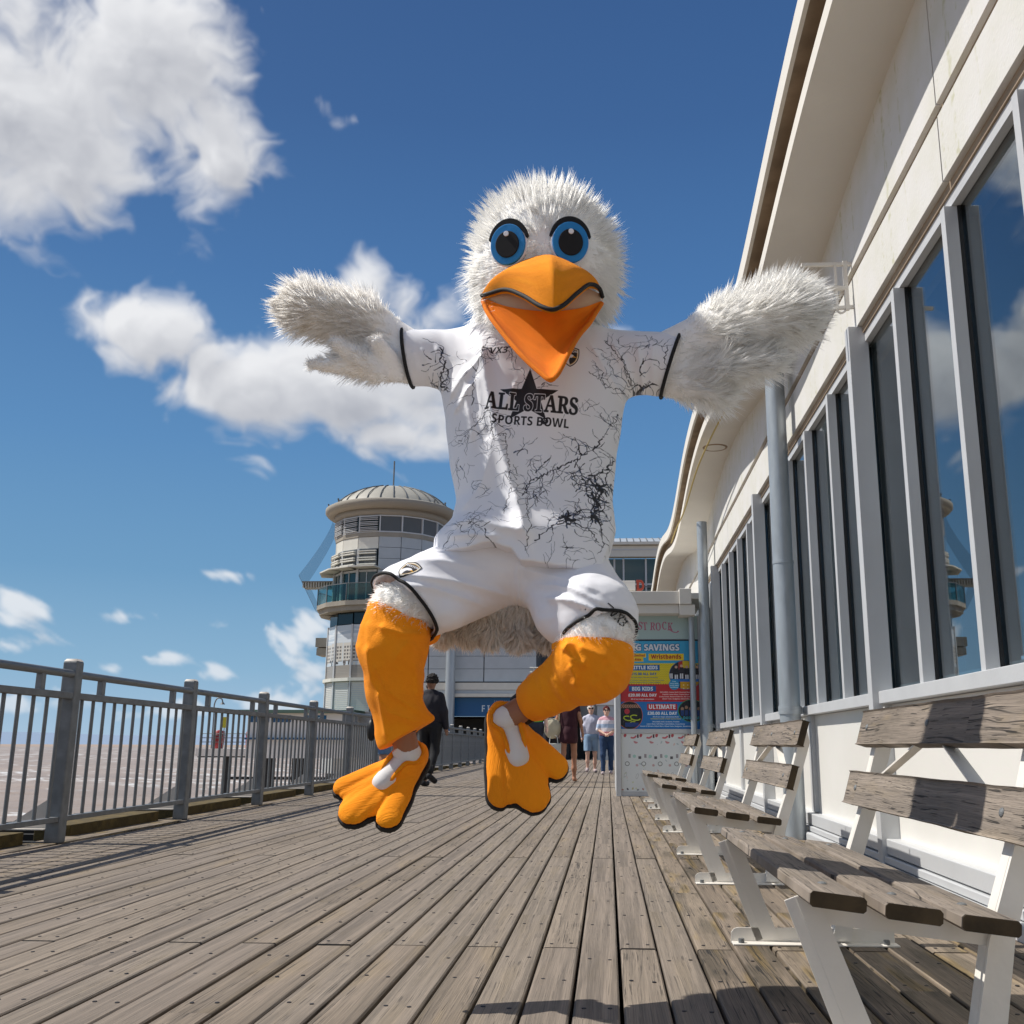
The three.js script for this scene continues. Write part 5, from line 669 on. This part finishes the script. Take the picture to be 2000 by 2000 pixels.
  { const [a, b] = [[A(1000, 1300, -2.9)[0] - .02, A(1100, 1440, -2.9)[1], -3.04], [A(1260, 1300, -2.7)[0], A(1100, 1210, -2.7)[1], -2.60]]; part('legging', nets(legR, a, b, .0065), orange, t); }
  const sockM = paintM(95, [.86, .855, .85], .06, { scale: 20, rough: .9, bump: .001 });
  // ---- webbed shoes
  const shoe = (pos, f, s, k, sz) => {
    const F = V(...f).normalize(), Sx = V(...s).addScaledVector(F, -V(...s).dot(F)).normalize(), U = F.clone().cross(Sx), m = new THREE.Matrix4().makeBasis(Sx, U, F); m.setPosition(...pos);
    const toe = (x0, x1, z1, r) => cap([x0, .028, .0], [x1, .02, z1], r * .95, r), flatY = (g, q) => (x, y, z) => g(x, y * q, z);
    const lobes = [flatY(toe(0, .004, .176, .050), 1.9), flatY(toe(-.03, -.084, .142, .040), 1.9), flatY(toe(.03, .096, .118, .040), 1.9), ell([.004, .010, .075], [.100, .020, .092])];
    const up0 = (x, y, z) => { let d = smin(smin(smin(lobes[0](x, y, z), lobes[1](x, y, z), .026), lobes[2](x, y, z), .026), lobes[3](x, y, z), .016); d = smin(d, ell([0, .034, -.03], [.054, .060, .088])(x, y, z), .03); if (Math.abs(d) < .04) { for (const [c, sl] of [[-.036, -.28], [.036, .28], [-.012, -.1], [.016, .1]]) { const q = (x - c - sl * (z - .03)) / .008; d += (Math.abs(c) > .03 ? .006 : .0025) * Math.exp(-q * q) * sstep(-.02, .05, z); } d -= (fbm(x * 16, y * 16, z * 9 + k, 3) - .5) * .010; } return d; };
    const hole = blend([cap([0, .13, -.06], [0, .03, -.045], .048, .036), cap([0, .13, -.01], [0, .062, .035], .040, .026)], .03), upF = (x, y, z) => smax(smax(up0(x, y, z), -y + .004, .006), -hole(x, y, z), .010);
    const o = part('shoe', nets(upF, [-.16, -.02, -.18], [.16, .13, .26], .0055), orange, t); o.applyMatrix4(m); o.scale.multiplyScalar(sz); const m0 = m;
    const solF = (x, y, z) => smax(up0(x, Math.max(y, .018), z) - .006, Math.abs(y + .006) - .0095, .004); part('sole', nets(solF, [-.17, -.03, -.18], [.17, .03, .27], .0055), blackCloth, o);
    const rim = []; for (let i = 0; i < 28; i++) { const a = i / 28 * Math.PI * 2, d = [Math.sin(a), Math.cos(a)]; let q = .01, yy = 0; for (; q < .12; q += .003) { yy = .12; for (; yy > .02; yy -= .004) if (up0(d[0] * q, yy, -.045 + d[1] * q) < 0) break; if (hole(d[0] * q, yy, -.045 + d[1] * q) > 0) break; } rim.push([d[0] * q, yy, -.045 + d[1] * q]); } part('collar', tube(rim, .007, 80, 6, true), orange, o); part('sock_foot', nets(blend([cap([0, .075, -.05], [0, .04, -.045], .034, .042), cap([0, .042, -.045], [0, .026, .06], .045, .034)], .02), [-.06, -.02, -.11], [.06, .13, .11], .006), sockM, o); return V(0, .07, -.048).multiplyScalar(sz).applyMatrix4(m0);
  };
  const footL = shoe(A(778, 1517, -2.88), [-.66, -.58, .50], [.74, -.58, .42], 1, .88); const footR = shoe(A(995, 1449, -2.95), [.40, -.88, .25], [.72, .50, -.35], 2, .96);

  // black cuffs, ankles, socks
  const sockOf = (a, b, q) => { const c = S3(a, b, q), n = [a[0] - b[0], a[1] - b[1], a[2] - b[2]], f = cap(a, b, .037, .037); return [cutBy(f, plane(c, n)), b, ring(f, 0, c, n, .0032)]; };
  const legPart = (cf, an, so, pts) => { part('cuff', nets(cf[0], ...lB(cf[1], .1), .006), blackCloth, t); part('ankle', nets(an[0], ...lB(an[1], .1), .006), skin, t); part('sock', nets(so[0], ...lB(so[1], .12), .006), sockM, t); };
  { const k = A(783, 1420, -2.83), an = A(783, 1452, -2.85), lo = footL.toArray(); const d = [.12, -1, 0];
    legPart([cutBy(cap(k, S3(k, an, .65), .047, .041), plane(S3(k, an, .62), [.35, -.93, 0])), k], [cap(k, lo, .036, .034), an], sockOf(an, lo, .12)); }
  { const k = A(1040, 1372, -2.92), an = A(1010, 1392, -2.95), lo = footR.toArray();
    legPart([cutBy(cap(k, S3(k, an, .9), .05, .046), plane(A(1012, 1393, -2.95), [-.8, -.5, 0])), S3(k, an, .5)], [cap(k, lo, .038, .036), an], sockOf(an, lo, .2)); }
  // ---- head
  const hc = A(1063, 508, -2.9), headF = blend([ell(hc, [.215, .222, .205]), ell([hc[0], hc[1] - .09, hc[2] - .005], [.205, .16, .19]), ell(A(1035, 632, -2.89), [.15, .075, .13])], .06);
  const furBase = S({ color: lin(.95, .945, .935), roughness: 1 }), furM = new THREE.MeshPhysicalMaterial({ color: lin(.99, .988, .98), roughness: 1, transmission: .78, thickness: 0, specularIntensity: .3 });
  const headG = nets(headF, [hc[0] - .26, hc[1] - .33, hc[2] - .25], [hc[0] + .26, hc[1] + .26, hc[2] + .25], .011), head = part('head', headG, furBase, t);
  const eyeAt = [[997, 483], [1112, 479]].map(([x, y]) => hit(headF, x, y));
  const ellS = (a, b, y = 0) => { const s = new THREE.Shape(); s.absellipse(0, y, a, b, 0, Math.PI * 2); return s; };
  eyeAt.forEach((p, i) => {
    const n = V(p[0] - hc[0], (p[1] - hc[1]) * .4, p[2] - hc[2]).normalize().add(V(-.05, -.1, 1)).normalize(), up = V(0, 1, 0).addScaledVector(n, -n.y).normalize(), m = new THREE.Matrix4().makeBasis(up.clone().cross(n), up, n).setPosition(V(...p).addScaledVector(n, .012));
    const put = (name, g, z, mat, par) => { g.translate(0, 0, z); const o = part(name, g, mat, par); if (par === t) o.applyMatrix4(m); return o; };
    const e = put('eye', extrude(ellS(.051, .060), .007, .002), .006, S({ map: tint(96, [.16, .53, .80], .1, 10), roughness: .8, bumpMap: grit, bumpScale: .0006 }), t);
    put('eye_rim', extrude(ellS(.055, .064), .006, .002), -.002, white, e); put('pupil', extrude(ellS(.0345, .0385, -.002), .004, .0015), .015, blackCloth, e); put('highlight', extrude(ellS(.0068, .0068), .003, .001).translate(i ? 0 : -.001, .029, 0), .020, white, e);
    const b = new THREE.Shape(); for (let k = 0; k <= 24; k++) { const a = Math.PI * (.10 + .80 * k / 24), w = .074 + .006 * Math.sin(Math.PI * k / 24); b[k ? 'lineTo' : 'moveTo'](Math.cos(a) * w * .84, Math.sin(a) * w - .0); } for (let k = 24; k >= 0; k--) { const a = Math.PI * (.10 + .80 * k / 24); b.lineTo(Math.cos(a) * .058, Math.sin(a) * .060); }
    put('eyebrow', extrude(b, .010, .002), -.004, blackCloth, t);
  });
  // beak
  const crv = (list) => new THREE.CatmullRomCurve3(list.map((p) => V(...A(...p))), false, 'centripetal');
  const topE = crv([[941, 573, -2.79], [964, 543, -2.735], [1008, 515, -2.69], [1066, 498, -2.675], [1117, 513, -2.685], [1152, 541, -2.73], [1177, 568, -2.785]]);
  const lip = crv([[941, 577, -2.785], [955, 573, -2.755], [986, 565, -2.70], [1020, 576, -2.63], [1060, 599, -2.56], [1080, 604, -2.55], [1098, 597, -2.56], [1130, 570, -2.63], [1153, 555, -2.70], [1170, 562, -2.75], [1177, 580, -2.785]]);
  const upperP = (u, v, off = 0) => { const a = topE.getPoint(u), b = lip.getPoint(u), p = a.clone().lerp(b, v), bul = Math.sin(Math.PI * Math.min(1, v * 1.0)) * .030 * Math.sin(Math.PI * clamp(u * 1.0)) ** .7; p.z += bul - off * .8; p.y += bul * .55 - off * .6; const rg = .014 * Math.exp(-Math.abs(u - .53) / .06) * Math.sin(Math.PI * Math.min(1, v * .9 + .05)); p.z += rg; p.y += rg * .6; return p; };
  const beak = part('upper_beak', [sheet((u, v) => upperP(u, v), 48, 16), sheet((u, v) => upperP(u, v, .014), 48, 16)], orange, t);
  orange.side = THREE.DoubleSide; orangeDeep.side = THREE.DoubleSide;
  part('lip_piping', tube(Array.from({ length: 41 }, (_, i) => lip.getPoint(i / 40).add(V(0, -.002, .003))), .0062, 120, 8), blackCloth, beak);
  const backE = crv([[944, 581, -2.785], [985, 597, -2.73], [1030, 605, -2.70], [1066, 608, -2.69], [1105, 606, -2.70], [1140, 600, -2.73], [1174, 588, -2.785]]);
  const rimE = crv([[943, 585, -2.785], [951, 606, -2.745], [974, 639, -2.685], [1019, 692, -2.61], [1056, 726, -2.56], [1075, 739, -2.54], [1087, 730, -2.555], [1108, 692, -2.61], [1131, 652, -2.68], [1152, 627, -2.725], [1165, 606, -2.76], [1175, 590, -2.785]]);
  const lowP = (u, v, off = 0) => { const p = backE.getPoint(u).lerp(rimE.getPoint(u), v), q = Math.sin(Math.PI * v) * Math.sin(Math.PI * u); p.z -= .045 * q + off; p.y -= .012 * q + off * .4; return p; };
  const lower = part('lower_beak', [sheet((u, v) => lowP(u, v), 48, 20), sheet((u, v) => lowP(u, v, .016), 48, 20)], orangeDeep, t); part('beak_edge', tube(Array.from({ length: 61 }, (_, i) => rimE.getPoint(i / 60).add(V(0, -.001, -.007))), .0075, 140, 8), orangeDeep, lower);
  const mTop = crv([[948, 574, -2.775], [990, 560, -2.725], [1066, 556, -2.68], [1130, 556, -2.72], [1172, 572, -2.775]]);
  part('mouth_mesh', sheet((u, v) => { const p = mTop.getPoint(u).lerp(backE.getPoint(u), v); p.z -= .006; return p; }, 30, 8), S({ color: lin(.62, .42, .28), roughness: 1, side: THREE.DoubleSide }), t);

  // ---- wings, thighs and tail: cores for the fur
  const wingL = blend([cap(A(815, 697, -2.93), A(705, 628, -2.90), .068, .068), cap(A(705, 628, -2.90), A(597, 602, -2.83), .068, .070), cap(A(815, 718, -2.945), A(690, 702, -2.87), .048, .045)], .04);
  const digL = blend([cap(A(768, 720, -2.89), A(736, 668, -2.79), .042, .020), cap(A(735, 722, -2.85), A(657, 671, -2.775), .040, .018), cap(A(700, 715, -2.85), A(612, 712, -2.80), .032, .015)], .010);
  const wL = (x, y, z) => smin(wingL(x, y, z), digL(x, y, z), .015);
  const wR = blend([blend([cap(A(1295, 700, -2.94), A(1412, 645, -2.90), .076, .080), cap(A(1412, 645, -2.90), A(1538, 608, -2.87), .080, .090)], .04), blend([cap(A(1300, 728, -2.94), A(1420, 716, -2.88), .058, .052), cap(A(1420, 716, -2.88), A(1496, 706, -2.86), .052, .036)], .02), cap(A(1290, 732, -2.95), A(1400, 766, -2.89), .062, .042)], .02);
  const thighL = cap(A(900, 1135, -2.90), A(786, 1190, -2.79), .098, .082), thighR = cap(A(1112, 1150, -2.91), A(1160, 1248, -2.765), .112, .104);
  const tail = blend([ell(A(985, 1180, -3.03), [.20, .085, .10]), ...[[868, 1228, .036], [910, 1226, .04], [955, 1226, .042], [1015, 1232, .042], [1078, 1238, .042]].map(([x, y, r]) => ell(A(x, y, -3.0), [r, r * 1.25, r]))], .02);
  const bnd = (list, m) => { const lo = [1e9, 1e9, 1e9], hi = [-1e9, -1e9, -1e9]; for (const p of list) for (let i = 0; i < 3; i++) { lo[i] = Math.min(lo[i], p[i] - m); hi[i] = Math.max(hi[i], p[i] + m); } return [lo, hi]; };
  const gL = nets(wL, ...bnd([A(815, 697, -2.93), A(597, 602, -2.83), A(690, 722, -2.87)], .12), .010), gR = nets(wR, ...bnd([A(1295, 700, -2.94), A(1538, 608, -2.87), A(1400, 766, -2.89)], .13), .011);
  const gTL = nets(thighL, ...bnd([A(900, 1135, -2.9), A(772, 1200, -2.785)], .14), .012), gTR = nets(thighR, ...bnd([A(1112, 1150, -2.91), A(1160, 1248, -2.765)], .15), .012), gTail = nets(tail, ...bnd([A(860, 1180, -3.03), A(1110, 1240, -3.0)], .13), .011);
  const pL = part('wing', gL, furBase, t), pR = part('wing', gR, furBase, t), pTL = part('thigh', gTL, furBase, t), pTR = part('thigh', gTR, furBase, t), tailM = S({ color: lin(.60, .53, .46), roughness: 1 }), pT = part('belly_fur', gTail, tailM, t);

  // tufts: a few curved tapering hairs each
  const tuftG = (() => { const r = rng(17), pos = [], nor = []; for (let b = 0; b < 5; b++) { const a = r() * 6.28, rr = .006 * Math.sqrt(r()), x0 = Math.cos(a) * rr, z0 = Math.sin(a) * rr, sx = (r() - .5) * .5, sz = (r() - .5) * .5 + .12, w = .00085 + .0005 * r(), fa = r() * 3.14, wx = Math.cos(fa) * w, wz = Math.sin(fa) * w, L = .7 + .5 * r(), P = [0, .38, .72, 1].map((s) => [x0 + sx * s * s * .032, s * L, z0 + sz * s * s * .032]), Wd = [1, .9, .6, .08]; for (let i = 0; i < 3; i++) { const [p, q] = [P[i], P[i + 1]], a0 = [p[0] - wx * Wd[i], p[1], p[2] - wz * Wd[i]], a1 = [p[0] + wx * Wd[i], p[1], p[2] + wz * Wd[i]], b0 = [q[0] - wx * Wd[i + 1], q[1], q[2] - wz * Wd[i + 1]], b1 = [q[0] + wx * Wd[i + 1], q[1], q[2] + wz * Wd[i + 1]]; pos.push(...a0, ...a1, ...b1, ...a0, ...b1, ...b0); } } const g = new THREE.BufferGeometry(); g.setAttribute('position', new THREE.Float32BufferAttribute(pos, 3)); g.computeVertexNormals(); return g; })();
  function fur(geo, parent, count, o) {
    const r = rng(o.seed), p = geo.attributes.position, n = geo.attributes.normal, ix = geo.index.array, acc = []; let s = 0; const a = V(), b = V(), c = V();
    for (let i = 0; i < ix.length; i += 3) { a.fromBufferAttribute(p, ix[i]); b.fromBufferAttribute(p, ix[i + 1]); c.fromBufferAttribute(p, ix[i + 2]); s += b.sub(a).cross(c.sub(a)).length() / 2; acc.push(s); }
    const mats = [], cols = [], m = new THREE.Matrix4(), P = V(), N = V(), F = V(), X = V(), Z = V();
    for (let k = 0; k < count; k++) {
      const q = r() * s; let lo = 0, hi = acc.length - 1; while (lo < hi) { const md = (lo + hi) >> 1; if (acc[md] < q) lo = md + 1; else hi = md; }
      let u = r(), v = r(); if (u + v > 1) { u = 1 - u; v = 1 - v; } const i0 = ix[lo * 3], i1 = ix[lo * 3 + 1], i2 = ix[lo * 3 + 2], w = 1 - u - v;
      P.set(p.getX(i0) * w + p.getX(i1) * u + p.getX(i2) * v, p.getY(i0) * w + p.getY(i1) * u + p.getY(i2) * v, p.getZ(i0) * w + p.getZ(i1) * u + p.getZ(i2) * v); N.set(n.getX(i0) * w + n.getX(i1) * u + n.getX(i2) * v, n.getY(i0) * w + n.getY(i1) * u + n.getY(i2) * v, n.getZ(i0) * w + n.getZ(i1) * u + n.getZ(i2) * v).normalize();
      let L = o.len(P, N, r); if (L <= 0) continue; const loose = r() < (o.loose ?? .16); if (loose) L *= 1.25; o.flow(P, N, F); F.addScaledVector(N, -F.dot(N)); if (F.lengthSq() > 1e-6) F.normalize();
      const cl = (o.clump ?? .6) * (fbm(P.x * 26, P.y * 26, P.z * 26 + o.seed, 2) - .5), dir = N.clone().multiplyScalar(loose ? 1.0 : o.lift * (.7 + .6 * r())).add(F).add(V((r() - .5) * .45 + cl, (r() - .5) * .45 + cl * .6, (r() - .5) * .45 - cl)).normalize();
      Z.copy(N).addScaledVector(dir, -N.dot(dir)); if (Z.lengthSq() < .01) Z.set(r() - .5, r() - .5, r() - .5).cross(dir); Z.normalize(); X.crossVectors(dir, Z); const sc = .8 + .5 * r(); m.makeBasis(X.clone().multiplyScalar(sc), dir.clone().multiplyScalar(L * (.75 + .5 * r())), Z.multiplyScalar(sc)).setPosition(P.addScaledVector(N, -.003)); mats.push(m.clone()); const k0 = o.tone(P, N, r); cols.push(k0);
    }
    const im = new THREE.InstancedMesh(tuftG, o.mat ?? furM, mats.length); mats.forEach((q, i) => { im.setMatrixAt(i, q); im.setColorAt(i, cols[i]); }); im.name = 'fur'; tag(im, null, null, null, 'stuff'); im.castShadow = im.receiveShadow = true; parent.add(im);
  }
  const tone = (P, N, r) => { const k = .95 + .05 * r(); return new THREE.Color(k, k * .995, k * .985); };
  const furOpt = (o) => ({ seed: 1, lift: .35, tone, ...o });
  const E0 = V(...eyeAt[0]), E1 = V(...eyeAt[1]), bk = V(...A(1062, 560, -2.70)), face = V(...A(1062, 500, -2.62));
  fur(headG, head, 20000, furOpt({ seed: 5, lift: .14, loose: .12, clump: .9, len: (P, N, r) => { if (P.distanceTo(E0) < .052 || P.distanceTo(E1) < .052) return 0; const f = Math.hypot(P.x - bk.x, (P.y - bk.y) * 1.5); if (N.z > .2 && f < .105) return 0; if (torso0(P.x, P.y, P.z) < -.01 || N.y < -.92) return 0; const d = Math.min(P.distanceTo(E0), P.distanceTo(E1), N.z > 0 ? f : 1); return lerp(.016, .056, sstep(.05, .16, d)) * (.75 + .6 * fbm(P.x * 18, P.y * 18, P.z * 18, 2)); }, flow: (P, N, F) => { F.copy(P).sub(face); F.z *= .4; F.y = F.y > .1 ? F.y : F.y - .12; } }));
  const along = (a, b, side = 0) => { const d = V(...b).sub(V(...a)).normalize(); return (P, N, F) => F.copy(d).add(V(0, side, 0)); };
  fur(gL, pL, 11000, furOpt({ seed: 6, lift: .12, len: (P) => { const c = cuffL(P.x, P.y, P.z); return c < .004 ? 0 : (digL(P.x, P.y, P.z) < .012 ? .022 : .054) * lerp(.22, 1, sstep(.01, .09, c)); }, flow: along(A(815, 700, -2.93), A(600, 640, -2.83), -.15), tone: (P, N, r) => { const k = .94 + .06 * r(), d = sstep(A(640, 620, -2.85)[0], A(560, 620, -2.85)[0], P.x) * .08 * sstep(-.2, .5, N.z); return new THREE.Color(k - d, k * .985 - d * 1.1, k * .965 - d * 1.25); } }));
  fur(gR, pR, 14000, furOpt({ seed: 7, lift: .1, len: (P) => { const c = cuffR(P.x, P.y, P.z); return c < .004 ? 0 : .062 * lerp(.22, 1, sstep(.01, .1, c)); }, flow: along(A(1295, 700, -2.94), A(1530, 650, -2.87), 0) }));
  fur(gTL, pTL, 8000, furOpt({ seed: 8, lift: .18, len: (P) => cutL(P.x, P.y, P.z) < -.01 || legL(P.x, P.y, P.z) < -.016 ? 0 : .026, flow: along(A(900, 1135, -2.9), A(772, 1220, -2.77)) }));
  fur(gTR, pTR, 8000, furOpt({ seed: 9, lift: .18, len: (P) => cutR(P.x, P.y, P.z) < -.01 || legR(P.x, P.y, P.z) < -.016 ? 0 : .024, flow: along(A(1112, 1150, -2.91), A(1160, 1260, -2.75)) }));
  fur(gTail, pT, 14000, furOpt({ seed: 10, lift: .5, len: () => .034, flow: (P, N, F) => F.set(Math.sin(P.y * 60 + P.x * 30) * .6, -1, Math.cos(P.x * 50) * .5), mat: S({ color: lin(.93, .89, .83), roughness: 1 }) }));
}
renderer.render(scene, camera);
